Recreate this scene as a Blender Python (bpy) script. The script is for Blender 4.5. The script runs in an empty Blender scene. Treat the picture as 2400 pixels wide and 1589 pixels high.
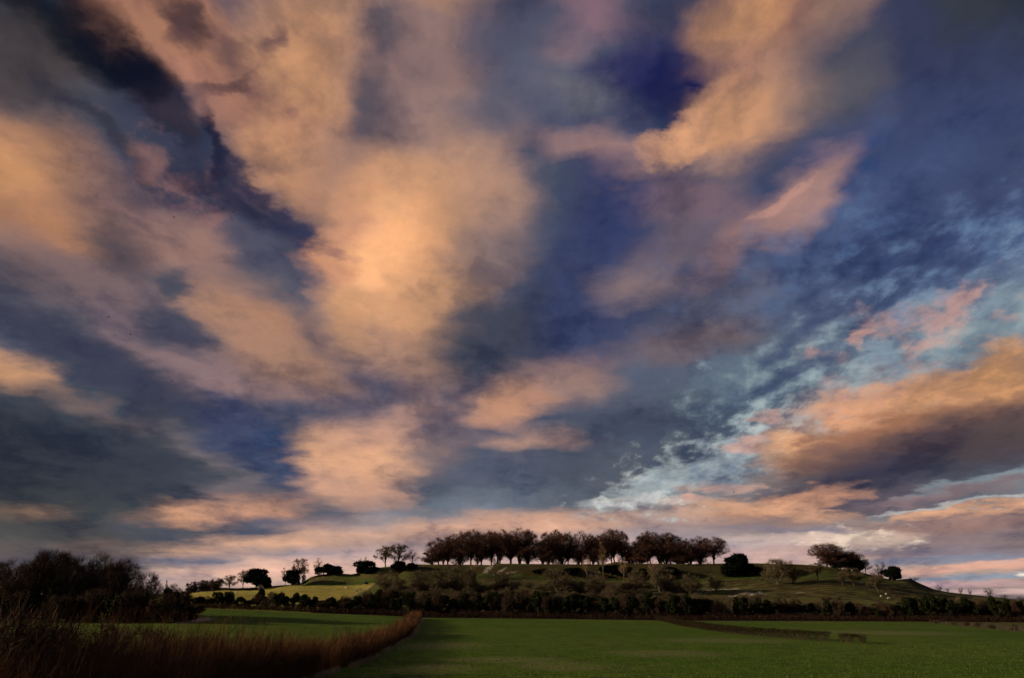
import bpy, math, random
from math import sin, cos, tan, radians, pi, sqrt, exp, atan2
from mathutils import Vector, Matrix, noise as mnoise

# ------------------------------------------------------------------ scene, camera
SC = bpy.context.scene
COL = SC.collection
CAM_H = 6.0                    # eye height above the field
FPX = 1714.0                   # focal length in pixels of a 2400 px wide frame
PITCH = math.atan((1412 - 794.5) / FPX)
EYE = Vector((0, 0, CAM_H))
Fw = Vector((0, cos(PITCH), sin(PITCH)))
Up = Vector((0, -sin(PITCH), cos(PITCH)))

cam_d = bpy.data.cameras.new('camera')
cam_d.sensor_width = 36.0
cam_d.lens = 36.0 * FPX / 2400.0
cam_d.clip_end = 20000
cam = bpy.data.objects.new('camera', cam_d)
COL.objects.link(cam)
cam.location = EYE
cam.rotation_euler = (pi / 2 + PITCH, 0, 0)
SC.camera = cam
SC.view_settings.view_transform = 'Standard'
SC.view_settings.look = 'None'
SC.view_settings.exposure = 0
SC.view_settings.gamma = 1
SC.cycles.max_bounces = 4
SC.cycles.diffuse_bounces = 2
SC.cycles.transparent_max_bounces = 4

def ray(px, py):
    """direction of a viewing ray, used to turn bearings read off the photograph into world bearings"""
    return (Fw + Vector((1, 0, 0)) * ((px - 1200) / FPX) + Up * ((794.5 - py) / FPX)).normalized()

def bearing(px, py):
    """(x/y, z/y) slopes of that ray"""
    d = ray(px, py)
    return d.x / d.y, d.z / d.y

def srgb(c):
    return tuple(((v / 255) / 12.92 if v / 255 <= .04045 else ((v / 255 + .055) / 1.055) ** 2.4) for v in c) + (1.0,)
# ------------------------------------------------------------------ sky
SUN_AZ = radians(-96)          # measured from +Y towards +X : low sun on the left, just behind the viewer's shoulder
SUN_EL = radians(13)

world = bpy.data.worlds.new('World')
SC.world = world
world.use_nodes = True
WN = world.node_tree
for n in list(WN.nodes): WN.nodes.remove(n)

class G:
    """tiny node-graph writer"""
    def __init__(s, nt): s.nt = nt
    def n(s, t, **kw):
        nd = s.nt.nodes.new(t)
        for k, v in kw.items(): setattr(nd, k, v)
        return nd
    def set(s, sock, v):
        if isinstance(v, bpy.types.NodeSocket): s.nt.links.new(v, sock)
        else: sock.default_value = v
    def math(s, op, a, b=None, c=None, clamp=False):
        nd = s.n('ShaderNodeMath', operation=op, use_clamp=clamp)
        for i, v in enumerate((a, b, c)):
            if v is not None: s.set(nd.inputs[i], v)
        return nd.outputs[0]
    def vmath(s, op, a, b=None):
        nd = s.n('ShaderNodeVectorMath', operation=op)
        s.set(nd.inputs[0], a)
        if b is not None:
            s.set(nd.inputs['Scale'] if op == 'SCALE' else nd.inputs[1], b)
        return nd.outputs['Value'] if op in ('LENGTH', 'DOT_PRODUCT') else nd.outputs[0]
    def noise(s, vec, scale, detail=4, rough=.55, dist=0.0, col=False):
        nd = s.n('ShaderNodeTexNoise')
        s.set(nd.inputs['Vector'], vec)
        nd.inputs['Scale'].default_value = scale
        nd.inputs['Detail'].default_value = detail
        nd.inputs['Roughness'].default_value = rough
        nd.inputs['Distortion'].default_value = dist
        return nd.outputs['Color'] if col else nd.outputs[0]
    def mapr(s, v, a, b, c=0.0, d=1.0, smooth=True):
        nd = s.n('ShaderNodeMapRange', interpolation_type='SMOOTHSTEP' if smooth else 'LINEAR')
        s.set(nd.inputs[0], v)
        for i, x in enumerate((a, b, c, d)): s.set(nd.inputs[i + 1], x)
        return nd.outputs[0]
    def mix(s, f, a, b, mode='MIX'):
        nd = s.n('ShaderNodeMix', data_type='RGBA', blend_type=mode)
        s.set(nd.inputs[0], f); s.set(nd.inputs[6], a); s.set(nd.inputs[7], b)
        return nd.outputs[2]

w = G(WN)
D = w.n('ShaderNodeTexCoord').outputs['Generated']       # world direction
sep = w.n('ShaderNodeSeparateXYZ'); WN.links.new(D, sep.inputs[0])
zz = w.math('ADD', w.math('MAXIMUM', sep.outputs[2], 0.0), 0.13)
cx = w.math('DIVIDE', sep.outputs[0], zz)
cy = w.math('DIVIDE', sep.outputs[1], zz)
comb = w.n('ShaderNodeCombineXYZ'); WN.links.new(cx, comb.inputs[0]); WN.links.new(cy, comb.inputs[1])
Q = comb.outputs[0]                                      # coordinates on the cloud deck
comb2 = w.n('ShaderNodeCombineXYZ'); WN.links.new(cx, comb2.inputs[0])
WN.links.new(w.math('MULTIPLY', cy, .38), comb2.inputs[1])
zp = w.math('ADD', w.math('MAXIMUM', sep.outputs[2], 0.0), 0.32)
comb4 = w.n('ShaderNodeCombineXYZ'); WN.links.new(w.math('DIVIDE', sep.outputs[0], zp), comb4.inputs[0])
WN.links.new(w.math('MULTIPLY', w.math('DIVIDE', sep.outputs[1], zp), .72), comb4.inputs[1])
QP = comb4.outputs[0]
QS = comb2.outputs[0]                                    # the same drawn out along the wind

half = (.5, .5, .5)
calm = w.mapr(sep.outputs[2], 0.0, .50, .03, 1.0, smooth=False)     # the deck is seen edge-on near the horizon
comb3 = w.n('ShaderNodeCombineXYZ'); comb3.inputs[0].default_value = 1; comb3.inputs[1].default_value = 1
WN.links.new(calm, comb3.inputs[2])
def warped(parts):
    v = None
    for nv, amp in parts:
        o = w.vmath('SCALE', w.vmath('SUBTRACT', nv, half), amp)
        v = o if v is None else w.vmath('ADD', v, o)
    return w.vmath('ADD', D, w.vmath('MULTIPLY', v, comb3.outputs[0]))
n_lo = w.noise(QS, 1.6, 2, .5, col=True)
n_dir = w.noise(Q, 5.0, 6, .58, col=True)
V_SOFT = warped([(n_lo, .055), (n_dir, .085)])
V_CRISP = warped([(n_lo, .055), (n_dir, .12)])
f_soft = w.math('SUBTRACT', w.noise(QS, 3.0, 3, .5), .5)
f_fine = w.math('SUBTRACT', w.noise(V_CRISP, 14.0, 6, .6), .5)
N_S = w.math('MULTIPLY', f_soft, -.9)
N_M = w.math('MULTIPLY_ADD', f_fine, -1.0, w.math('MULTIPLY', f_soft, -.6))
N_C = w.math('MULTIPLY', f_fine, -2.1)
f_alto = w.math('SUBTRACT', w.noise(w.vmath('ADD', QP, w.vmath('SCALE', n_lo, .12)), 17.0, 5, .60), .5)
N_P = w.math('MULTIPLY_ADD', f_alto, -6.0, .55)
N_Q = w.math('MULTIPLY_ADD', f_alto, 6.0, .55)
f_puff = w.math('SUBTRACT', w.noise(w.vmath('ADD', QP, w.vmath('SCALE', n_lo, -.15)), 17.0, 5, .60), .52)
N_R = w.math('MULTIPLY_ADD', f_puff, -6.0, .65)
NOISES = {'s': N_S, 'S': N_S, 'm': N_M, 'c': N_C, 'd': N_C, 'p': N_P, 'q': N_Q, 'r': N_R}
# keeps the shared inputs together when the graph is compiled
unit = w.math('MULTIPLY_ADD', w.math('ADD', w.math('ADD', N_R, N_P), N_M), 1e-6, 1.0)
V_SOFT = w.vmath('SCALE', V_SOFT, unit)
V_CRISP = w.vmath('SCALE', V_CRISP, unit)
mot = w.noise(w.vmath('ADD', QP, w.vmath('SCALE', n_dir, .10)), 5.2, 6, .60)
bil = w.noise(QP, 21.0, 5, .62)
mot = w.math('MULTIPLY_ADD', w.math('SUBTRACT', bil, .5), .28, mot)
shade = w.mapr(mot, .47, .70, 0, .72)
glow = w.mapr(mot, .50, .28, 0, .40)
tone = w.math('MULTIPLY_ADD', f_fine, .45, 1.0)
tone = w.math('MULTIPLY', tone, w.math('MULTIPLY_ADD', f_soft, .4, 1.0))
tone3 = w.n('ShaderNodeCombineColor')
for i in range(3): WN.links.new(tone, tone3.inputs[i])
TONE = tone3.outputs[0]

sky = w.n('ShaderNodeTexSky', sky_type='NISHITA')
WN.links.new(D, sky.inputs[0])
sky.sun_disc = False
sky.sun_elevation = SUN_EL
sky.sun_rotation = SUN_AZ
sky.altitude = 100
sky.air_density = 1.4
sky.dust_density = 1.5
clear = w.mix(1.0, sky.outputs[0], (.09, .09, .09, 1), 'MULTIPLY')

# veil and cloud masses: (px, py, rx, ry, tilt, colour, opacity, kind)   kind: s soft, m medium, c crisp-edged
BLOBS = [
 # ---- soft masses, baked into the rows
 (1200, 1340, 1500, 70, 0, (216, 182, 165), 1.0, 's'),
 (2150, 120, 620, 360, 0, (47, 49, 80), .9, 's'),
 (2420, -40, 260, 200, 0, (26, 28, 34), .9, 's'),
 (2300, 40, 120, 70, 0, (52, 54, 60), .6, 's'),
 (2150, 480, 560, 300, 20, (55, 66, 110), .85, 's'),
 (2330, 640, 420, 170, 20, (66, 86, 130), .85, 's'),
 (1900, 700, 420, 180, 20, (70, 84, 122), .85, 's'),
 (1560, 880, 500, 130, 25, (84, 92, 114), .8, 's'),
 (1750, 1010, 420, 190, 28, (118, 138, 148), .95, 's'),
 (2260, 800, 420, 150, 22, (136, 154, 162), .95, 's'),
 (1900, 1120, 620, 150, 5, (158, 164, 170), .85, 's'),
 (100, 1090, 720, 280, -5, (36, 41, 55), 1.0, 's'),
 (500, 1120, 420, 120, -10, (58, 63, 84), .7, 's'),
 (1100, 1120, 560, 120, 0, (74, 80, 102), .9, 's'),
 (1150, 1175, 420, 40, 3, (104, 114, 130), .7, 's'),
 (1480, 1050, 260, 140, 20, (60, 65, 84), .9, 's'),
 (1260, 640, 360, 380, 75, (66, 70, 92), .9, 's'),
 (1430, 520, 130, 280, -12, (46, 52, 98), .95, 's'),
 (1330, 730, 270, 120, 12, (46, 51, 90), .95, 's'),
 (1120, 760, 170, 150, 20, (68, 70, 82), .85, 's'),
 (1450, 800, 190, 50, 10, (56, 62, 98), .8, 's'),
 (1250, 470, 120, 110, 0, (70, 76, 96), .7, 's'),
 (350, 640, 480, 240, -20, (116, 94, 96), .9, 's'),
 (230, 850, 440, 85, -27, (60, 63, 82), .95, 's'),
 (330, 1000, 330, 70, -20, (52, 55, 72), .9, 's'),
 (680, 640, 150, 100, -40, (90, 88, 102), .85, 's'),
 # top left
 (130, 130, 260, 210, 0, (84, 74, 74), .9, 's'),
 (230, 50, 330, 120, -42, (12, 16, 30), 1.0, 'm'),
 (350, 200, 210, 85, -45, (14, 17, 32), 1.0, 'm'),
 (60, 10, 170, 60, -30, (26, 24, 30), .8, 's'),
 (200, 250, 260, 60, -35, (64, 62, 72), .85, 's'),
 (480, 400, 330, 140, -38, (52, 52, 74), 1.0, 'm'),
 (680, 540, 210, 100, -35, (54, 57, 84), .95, 'm'),
 # left warm mass
 (80, 440, 350, 190, -35, (176, 123, 88), .95, 'm'),
 (0, 370, 230, 120, -32, (196, 139, 96), .8, 's'),
 (150, 530, 330, 70, -12, (166, 114, 81), .8, 's'),
 (310, 500, 190, 100, -35, (122, 92, 90), .75, 's'),
 (120, 660, 360, 45, -15, (98, 80, 84), .75, 's'),
 (290, 590, 120, 60, -25, (82, 71, 78), .8, 's'),
 (180, 640, 160, 26, -12, (84, 74, 78), .6, 's'),
 # upper-left warm complex
 (430, 40, 300, 130, -32, (172, 118, 90), 1.0, 'm'),
 (740, 80, 210, 190, -10, (204, 148, 109), 1.0, 'm'),
 (720, 230, 190, 190, -30, (198, 143, 105), 1.0, 'm'),
 (700, 370, 190, 130, -48, (206, 148, 109), 1.0, 'm'),
 (640, 330, 100, 60, -45, (220, 158, 115), .8, 's'),
 (690, 165, 70, 50, 0, (224, 162, 115), .7, 's'),
 (500, 190, 160, 60, -32, (180, 123, 98), .9, 'm'),
 (820, 400, 130, 100, -40, (164, 125, 111), .85, 's'),
 # grey-peach middle column
 (1010, 190, 240, 260, 10, (152, 120, 113), 1.0, 's'),
 (990, -10, 240, 70, 0, (182, 137, 109), .85, 's'),
 (900, 130, 80, 140, 0, (140, 109, 105), .8, 's'),
 (1080, 320, 170, 80, 0, (160, 127, 117), .7, 's'),
 (985, 190, 60, 50, 0, (126, 101, 103), .6, 's'),
 (885, 95, 46, 85, 0, (84, 78, 88), .85, 's'),
 (866, 280, 56, 105, 0, (84, 76, 88), .9, 's'),
 (850, 430, 40, 100, -12, (116, 90, 94), .75, 's'),
 (1200, 120, 150, 160, 0, (78, 78, 100), .95, 's'),
 (1200, 10, 120, 60, 0, (60, 60, 82), .85, 's'),
 (1140, 290, 140, 80, 42, (84, 86, 106), .85, 's'),
 (1330, 200, 190, 130, 0, (92, 92, 110), .8, 's'),
 (1400, 45, 160, 60, -10, (138, 105, 115), .85, 's'),
 (1320, 120, 60, 35, 0, (132, 107, 115), .8, 's'),
 (1530, 70, 110, 60, 0, (76, 72, 94), .8, 's'),
 (1570, 190, 180, 130, -10, (42, 40, 84), .95, 's'),
 (1560, 200, 150, 80, -20, (34, 32, 84), .95, 'm'),
 (1450, 172, 110, 30, 0, (44, 42, 88), .85, 'm'),
 (1370, 225, 120, 45, -15, (112, 108, 116), .75, 's'),
 (1420, 300, 190, 50, -5, (76, 78, 102), .8, 's'),
 # central bright cloud
 (1060, 450, 240, 130, -8, (188, 143, 117), 1.0, 'm'),
 (980, 610, 215, 200, 22, (178, 135, 109), .95, 's'),
 (930, 590, 200, 270, -8, (212, 156, 113), 1.0, 'm'),
 (1140, 590, 150, 90, 0, (136, 111, 107), .8, 's'),
 (900, 570, 130, 190, -14, (244, 174, 124), .95, 's'),
 (905, 430, 90, 60, 0, (206, 152, 115), .6, 's'),
 (870, 740, 150, 110, -15, (212, 156, 113), .95, 's'),
 (950, 830, 150, 70, -25, (170, 127, 105), .9, 's'),
 (990, 920, 140, 26, -25, (130, 105, 109), .7, 's'),
 # upper right warm clouds
 (1760, 45, 200, 140, 20, (212, 150, 105), 1.0, 'm'),
 (1730, 150, 150, 60, 10, (176, 127, 109), .8, 's'),
 (1950, 30, 140, 85, 20, (158, 122, 105), .9, 's'),
 (1850, 60, 36, 60, -10, (124, 86, 88), .8, 's'),
 (1880, 215, 230, 60, 10, (96, 86, 94), .8, 's'),
 (1770, 265, 200, 110, 30, (180, 135, 111), 1.0, 's'),
 (1700, 285, 160, 90, 35, (216, 156, 113), 1.0, 'm'),
 (1640, 380, 140, 36, 5, (142, 118, 117), .7, 's'),
 (1420, 360, 200, 48, -6, (162, 125, 119), .9, 's'),
 (1970, 215, 170, 110, 30, (88, 84, 92), .7, 's'),
 (2060, 280, 80, 30, 40, (70, 80, 116), .6, 's'),
 (1980, 325, 140, 36, 15, (60, 74, 126), .7, 's'),
 (1880, 330, 200, 40, 20, (66, 70, 98), .6, 's'),
 # diagonal clouds
 (1930, 430, 130, 70, 46, (172, 131, 124), .95, 's'),
 (1880, 470, 160, 70, 40, (160, 123, 117), .8, 's'),
 (1790, 530, 170, 44, 36, (170, 127, 117), .85, 's'),
 (1640, 480, 190, 80, -10, (132, 103, 113), .9, 's'),
 (1560, 590, 170, 80, 35, (112, 96, 110), .85, 's'),
 (1500, 660, 130, 52, 15, (134, 111, 113), .9, 's'),
 (1700, 590, 150, 36, 45, (132, 103, 107), .8, 's'),
 (1620, 795, 190, 60, 8, (116, 94, 94), .85, 's'),
 (1720, 690, 130, 70, 20, (98, 92, 104), .7, 's'),
 # lower middle
 (1250, 905, 220, 75, 18, (150, 115, 109), .9, 's'),
 (1190, 945, 130, 55, 14, (206, 148, 115), .95, 's'),
 (1370, 895, 90, 50, -10, (156, 122, 111), .85, 's'),
 (1240, 1032, 130, 28, 2, (186, 141, 122), .9, 's'),
 (1120, 1015, 90, 26, 5, (66, 72, 104), .6, 's'),
 (900, 1040, 250, 120, 18, (158, 125, 119), .95, 's'),
 (820, 1075, 170, 110, -10, (228, 169, 130), 1.0, 'm'),
 (900, 1000, 180, 50, 18, (188, 141, 122), .85, 's'),
 (830, 1150, 170, 46, -12, (200, 150, 128), .85, 's'),
 # left middle
 (440, 570, 140, 100, -20, (152, 113, 101), .95, 's'),
 (560, 750, 190, 110, -12, (178, 129, 100), .95, 'm'),
 (650, 840, 230, 90, -18, (172, 127, 103), .95, 's'),
 (300, 720, 380, 60, -30, (124, 98, 100), .75, 's'),
 (430, 860, 260, 45, -27, (148, 115, 115), .75, 's'),
 (600, 920, 220, 32, -4, (158, 123, 119), .75, 's'),
 (428, 680, 46, 56, 0, (66, 70, 86), .85, 's'),
 (400, 780, 110, 60, -25, (68, 70, 88), .9, 's'),
 (0, 855, 170, 50, -22, (200, 145, 103), .95, 's'),
 (190, 945, 210, 24, -20, (122, 96, 92), .75, 's'),
 (560, 1020, 160, 70, -32, (54, 60, 100), .95, 's'),
 (630, 1090, 110, 70, -40, (60, 68, 104), .85, 's'),
 (480, 1060, 190, 20, -30, (124, 110, 116), .75, 's'),
 (560, 1150, 120, 28, 3, (118, 102, 110), .8, 's'),
 # low left streaks
 (540, 1196, 220, 30, 3, (222, 160, 128), .95, 's'),
 (460, 1210, 70, 30, 0, (224, 162, 126), .8, 's'),
 (85, 1203, 90, 22, -3, (134, 99, 83), .85, 's'),
 (760, 1226, 300, 24, 2, (72, 86, 118), .95, 's'),
 (420, 1258, 190, 22, -6, (66, 72, 96), .9, 's'),
 (620, 1274, 300, 24, 5, (234, 180, 149), .98, 's'),
 (900, 1248, 260, 30, 5, (214, 169, 149), .9, 's'),
 (250, 1292, 150, 16, -10, (120, 94, 90), .8, 's'),
 (150, 1330, 300, 50, 0, (60, 62, 78), .9, 's'),
 (480, 1308, 170, 18, 3, (88, 100, 132), .95, 's'),
 (650, 1302, 170, 10, 3, (116, 122, 148), .85, 's'),
 (660, 1336, 260, 24, 2, (242, 190, 171), 1.0, 's'),
 (830, 1292, 150, 12, 0, (150, 146, 166), .8, 's'),
 (420, 1352, 110, 10, 0, (140, 130, 148), .8, 's'),
 # middle horizon
 (1300, 1228, 620, 34, 0, (226, 172, 145), .95, 's'),
 (1250, 1290, 600, 40, 2, (216, 178, 171), .8, 's'),
 (1000, 1205, 260, 22, 8, (112, 122, 140), .85, 's'),
 (1700, 1262, 420, 26, -2, (150, 142, 156), .8, 's'),
 (1700, 1312, 520, 30, 2, (212, 174, 169), .9, 's'),
 # right
 (1780, 1195, 280, 34, -2, (200, 147, 117), .95, 'm'),
 (1700, 1232, 330, 26, -2, (142, 124, 130), .9, 's'),
 (2200, 1255, 460, 50, 3, (136, 115, 122), .95, 's'),
 (2060, 960, 340, 90, 12, (196, 152, 135), .9, 'm'),
 (2140, 1000, 440, 110, 14, (150, 104, 78), 1.0, 'm'),
 (2320, 910, 250, 90, 22, (200, 141, 98), .95, 'm'),
 # ---- shapes with worked edges
 (1900, 870, 640, 150, 27, (78, 92, 120), 0.60, 'q'),
 (1950, 880, 660, 170, 27, (172, 188, 192), 0.52, 'p'),
 (1650, 1060, 330, 130, 28, (66, 76, 96), 0.60, 'q'),
 (1640, 1080, 300, 90, 28, (196, 204, 202), 0.60, 'p'),
 (2180, 770, 420, 150, 25, (204, 156, 143), .65, 'r'),
 (1900, 600, 520, 150, 20, (90, 112, 150), 0.36, 'p'),
 (2220, 610, 380, 170, 20, (104, 132, 166), .55, 'p'),
 (2150, 560, 420, 150, 22, (46, 56, 94), .5, 'q'),
 (1980, 650, 440, 110, 25, (48, 58, 96), 0.48, 'q'),
 (1350, 700, 260, 200, 20, (74, 84, 122), 0.28, 'p'),
 (470, 90, 300, 120, -32, (98, 70, 74), 0.60, 'q'),
 (470, 420, 310, 110, -38, (148, 107, 103), .75, 'r'),
 (640, 500, 200, 80, -36, (112, 94, 104), 0.56, 'p'),
 (620, 250, 220, 100, -40, (160, 113, 101), 0.40, 'q'),
 (235, 40, 150, 60, -42, (11, 15, 29), .95, 'd'),
 (330, 140, 130, 55, -45, (13, 16, 31), .95, 'd'),
 (60, 0, 150, 40, -20, (16, 17, 26), .8, 'd'),
 (400, 240, 120, 40, -40, (34, 34, 50), .85, 'd'),
 (510, 400, 120, 50, -45, (40, 40, 62), .85, 'd'),
 (620, 500, 150, 45, -38, (46, 48, 72), .8, 'd'),
 (700, 590, 80, 50, -40, (50, 54, 82), .85, 'd'),
 (40, 130, 190, 120, 0, (72, 62, 62), .8, 'S'),
 (200, 90, 120, 50, -50, (12, 15, 28), .9, 'd'),
 (560, 470, 180, 34, -40, (42, 44, 66), .7, 'd'),
 (250, 300, 180, 26, -38, (52, 50, 62), .7, 'd'),
 (445, 30, 70, 45, -35, (64, 48, 54), .9, 'd'),
 (450, 80, 45, 30, 0, (84, 62, 66), .7, 'd'),
 (545, 90, 40, 65, 25, (112, 82, 82), .7, 'd'),
 (640, 85, 22, 50, -10, (106, 78, 82), .8, 'd'),
 (540, 178, 70, 20, 28, (36, 34, 56), .7, 'd'),
 (265, 20, 60, 40, -30, (110, 76, 66), .5, 'd'),
 (420, 235, 120, 40, -28, (52, 46, 60), .9, 'd'),
 (330, 160, 90, 36, -45, (16, 18, 34), .9, 'd'),
 (345, 345, 70, 38, -10, (130, 96, 92), .7, 'd'),
 (525, 315, 24, 95, 5, (24, 26, 50), .97, 'd'),
 (600, 415, 130, 22, -48, (42, 44, 70), .9, 'd'),
 (735, 560, 90, 45, -42, (48, 52, 80), .9, 'c'),
 (765, 615, 80, 70, 0, (206, 148, 115), 1.0, 'c'),
 (810, 530, 80, 60, 30, (190, 139, 113), .9, 'c'),
 (800, 585, 60, 16, -10, (150, 109, 103), .7, 'c'),
 (858, 652, 46, 34, 0, (250, 186, 139), .5, 'S'),
 (1590, 325, 110, 44, 32, (232, 169, 126), .95, 'c'),
 (1690, 215, 70, 40, 30, (214, 154, 117), .8, 'c'),
 (1850, 470, 120, 20, 42, (192, 143, 128), .6, 'c'),
 # pale gap on the right
 (1560, 1130, 240, 36, 20, (178, 190, 192), .7, 'c'),
 (1520, 1172, 190, 26, 4, (206, 208, 206), 1.0, 'p'),
 (1510, 1176, 180, 14, 3, (226, 214, 204), .3, 'S'),
 (1470, 1000, 140, 50, 15, (60, 66, 86), .7, 'c'),
 (1900, 780, 150, 26, 25, (56, 66, 104), .7, 'c'),
 (2110, 610, 140, 26, 30, (54, 66, 106), .7, 'c'),
 (1850, 880, 150, 18, 18, (62, 72, 104), .7, 'c'),
 # the banked cloud on the right
 (1850, 1050, 90, 60, 10, (228, 171, 128), .9, 'c'),
 (2040, 950, 160, 44, 8, (216, 158, 122), .9, 'c'),
 (2180, 900, 90, 40, 15, (222, 162, 117), .85, 'c'),
 (2360, 860, 110, 70, 20, (228, 165, 111), .95, 'c'),
 (2060, 1030, 300, 50, 14, (168, 113, 83), .9, 'c'),
 (1950, 1075, 130, 40, 5, (112, 90, 88), .8, 'c'),
 (1960, 1150, 260, 60, 0, (110, 98, 104), .85, 'S'),
 (2150, 1030, 480, 66, 14, (124, 93, 82), .9, 'S'),
 (2190, 1086, 560, 92, 14, (54, 54, 72), 1.0, 'S'),
 (2420, 1000, 300, 70, 16, (88, 74, 74), .85, 'S'),
 (2060, 1170, 300, 44, 4, (92, 84, 96), .9, 'S'),
 (1900, 1165, 150, 24, 8, (196, 143, 115), .85, 'c'),
 (1800, 1190, 240, 20, -6, (222, 167, 132), .7, 'c'),
 # below it
 (2340, 1118, 250, 16, 12, (140, 154, 162), .85, 'c'),
 (2260, 1150, 300, 18, 10, (134, 113, 117), .8, 'c'),
 (2300, 1174, 280, 8, 8, (196, 192, 186), .8, 'c'),
 (2300, 1192, 280, 14, 7, (230, 172, 133), .9, 'c'),
 (2280, 1222, 340, 26, 5, (156, 122, 113), .85, 'S'),
 (2000, 1262, 190, 34, 3, (248, 226, 204), .9, 'p'),
 (2010, 1262, 170, 26, 2, (232, 204, 182), .55, 'S'),
 (1880, 1240, 200, 10, -3, (130, 124, 138), .8, 'c'),
 (2230, 1292, 330, 16, 0, (122, 114, 128), .8, 'S'),
 (2200, 1312, 330, 12, 2, (122, 130, 150), .85, 'S'),
 (2280, 1330, 330, 10, 4, (222, 169, 149), .95, 'S'),
 (2330, 1350, 300, 9, 3, (138, 152, 170), .9, 'S'),
 (2392, 1346, 60, 6, 2, (244, 228, 208), .9, 'c'),
 (2200, 1370, 360, 8, 1, (196, 160, 160), .9, 'S'),
 (2330, 1385, 260, 8, 1, (216, 182, 173), .8, 'S'),
 (1745, 1050, 70, 22, 3, (210, 167, 153), .85, 'c'),
 (1690, 1142, 110, 16, 0, (208, 165, 147), .85, 'c'),
 (1620, 1165, 60, 10, 0, (206, 162, 149), .8, 'c'),
 (1790, 980, 60, 20, 15, (198, 158, 147), .8, 'c'),
 (2010, 785, 40, 20, 10, (208, 160, 145), .85, 'c'),
 (660, 610, 150, 60, -40, (84, 83, 100), .7, 'S'),
 (290, 600, 130, 55, -25, (82, 71, 79), .7, 'S'),
 (400, 785, 100, 48, -25, (64, 66, 84), .8, 'S'),
 (428, 680, 40, 46, 0, (64, 68, 84), .8, 'S'),
 (240, 850, 400, 62, -27, (56, 58, 78), .85, 'S'),
 (1150, 790, 160, 110, 25, (62, 66, 82), .7, 'S'),
 (720, 965, 180, 42, -5, (84, 86, 106), .65, 'S'),
 (1040, 990, 90, 60, 20, (88, 88, 106), .6, 'S'),
 (180, 1080, 420, 120, -5, (40, 45, 60), .6, 'S'),
 (900, 560, 90, 130, -14, (252, 188, 134), .6, 'S'),
 (1800, 1262, 150, 20, 2, (214, 188, 176), .6, 'S'),
 (10, 380, 120, 70, -30, (206, 149, 101), .5, 'S'),
 (60, 1330, 260, 40, 0, (58, 60, 76), .6, 'S'),
]


RANGE = {'s': (1.35, -.15), 'S': (1.35, -.15), 'm': (1.2, 0.0), 'c': (1.40, -.15), 'd': (1.5, -.4), 'p': (1.3, -.5), 'q': (1.3, -.5), 'r': (1.3, -.3)}
SHAPES = []
for (px, py, rx, ry, tilt, colour, op, kind) in BLOBS:
    c = ray(px, py)
    a = radians(tilt)
    k = 8.0
    e1 = (ray(px + k * cos(a), py - k * sin(a)) - c) / k
    e2 = (ray(px - k * sin(a), py - k * cos(a)) - c) / k
    r1, r2 = e1.length * rx, e2.length * ry
    e1 = (e1 - c * e1.dot(c)).normalized()
    e2 = (e2 - e1 * e2.dot(e1) - c * e2.dot(c)).normalized()
    SHAPES.append((e1 / r1, e2 / r2, c, r2, srgb(colour), op, kind))


# the slow, soft light and dark of the deck: rows of colour ramps round the compass, one row per height
ROWS, ZTOP, ZPOW, AZW = 48, .71, 1.2, 44.0
SOFT = [b for b in SHAPES if b[6] in 'sm']
def soft_colour(az, z):
    h = sqrt(max(0, 1 - z * z)); d = Vector((sin(az) * h, cos(az) * h, z))
    col = [0.062, 0.062, .112]
    for a1, a2, c, r2, colour, op, kind in SOFT:
        if d.dot(c) < .3: continue
        u = a1.dot(d); v = a2.dot(d); m = u * u + v * v
        hi, lo = RANGE[kind]
        t = min(1, max(0, (m - hi) / (lo - hi)))
        if t <= 0: continue
        t = t * t * (3 - 2 * t) * op
        col = [x + (y - x) * t for x, y in zip(col, colour)]
    return col

sw = w.n('ShaderNodeSeparateXYZ'); WN.links.new(V_SOFT, sw.inputs[0])
azim = w.math('ARCTAN2', sw.outputs[0], sw.outputs[1])
azl = w.mapr(azim, -radians(AZW), 0, smooth=False)
azr = w.mapr(azim, 0, radians(AZW), smooth=False)
east = w.math('GREATER_THAN', azim, 0.0)
rowc = w.math('MULTIPLY', w.math('POWER', w.math('MULTIPLY', w.math('MAXIMUM', sw.outputs[2], 0.0), 1 / ZTOP), 1 / ZPOW), ROWS)
def make_group(name, ins, outs):
    g = bpy.data.node_groups.new(name, 'ShaderNodeTree')
    for n, t in ins: g.interface.new_socket(n, in_out='INPUT', socket_type=t)
    for n, t in outs: g.interface.new_socket(n, in_out='OUTPUT', socket_type=t)
    return g, g.nodes.new('NodeGroupInput'), g.nodes.new('NodeGroupOutput')

FLT, CLR, VCT = 'NodeSocketFloat', 'NodeSocketColor', 'NodeSocketVector'
def row_group(i):
    z = ZTOP * (i / ROWS) ** ZPOW
    g, gi, go = make_group('cloud_row', [('west', FLT), ('east', FLT), ('side', FLT)], [('colour', CLR)])
    k = G(g); halves = []
    for side in (-1, 1):
        r = k.n('ShaderNodeValToRGB'); cr = r.color_ramp; cr.interpolation = 'CARDINAL'
        for j in range(32):
            t = j / 31
            az = radians(AZW) * (t - 1 if side < 0 else t)
            el = cr.elements[0] if j == 0 else (cr.elements[-1] if j == 31 else cr.elements.new(t))
            el.color = (*soft_colour(az, z), 1)
        g.links.new(gi.outputs[0 if side < 0 else 1], r.inputs[0])
        halves.append(r.outputs[0])
    g.links.new(k.mix(gi.outputs[2], halves[0], halves[1]), go.inputs[0])
    return g

def use_group(g, vals):
    nd = w.n('ShaderNodeGroup'); nd.node_tree = g
    for i, v in enumerate(vals): w.set(nd.inputs[i], v)
    return nd.outputs[0]

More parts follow.
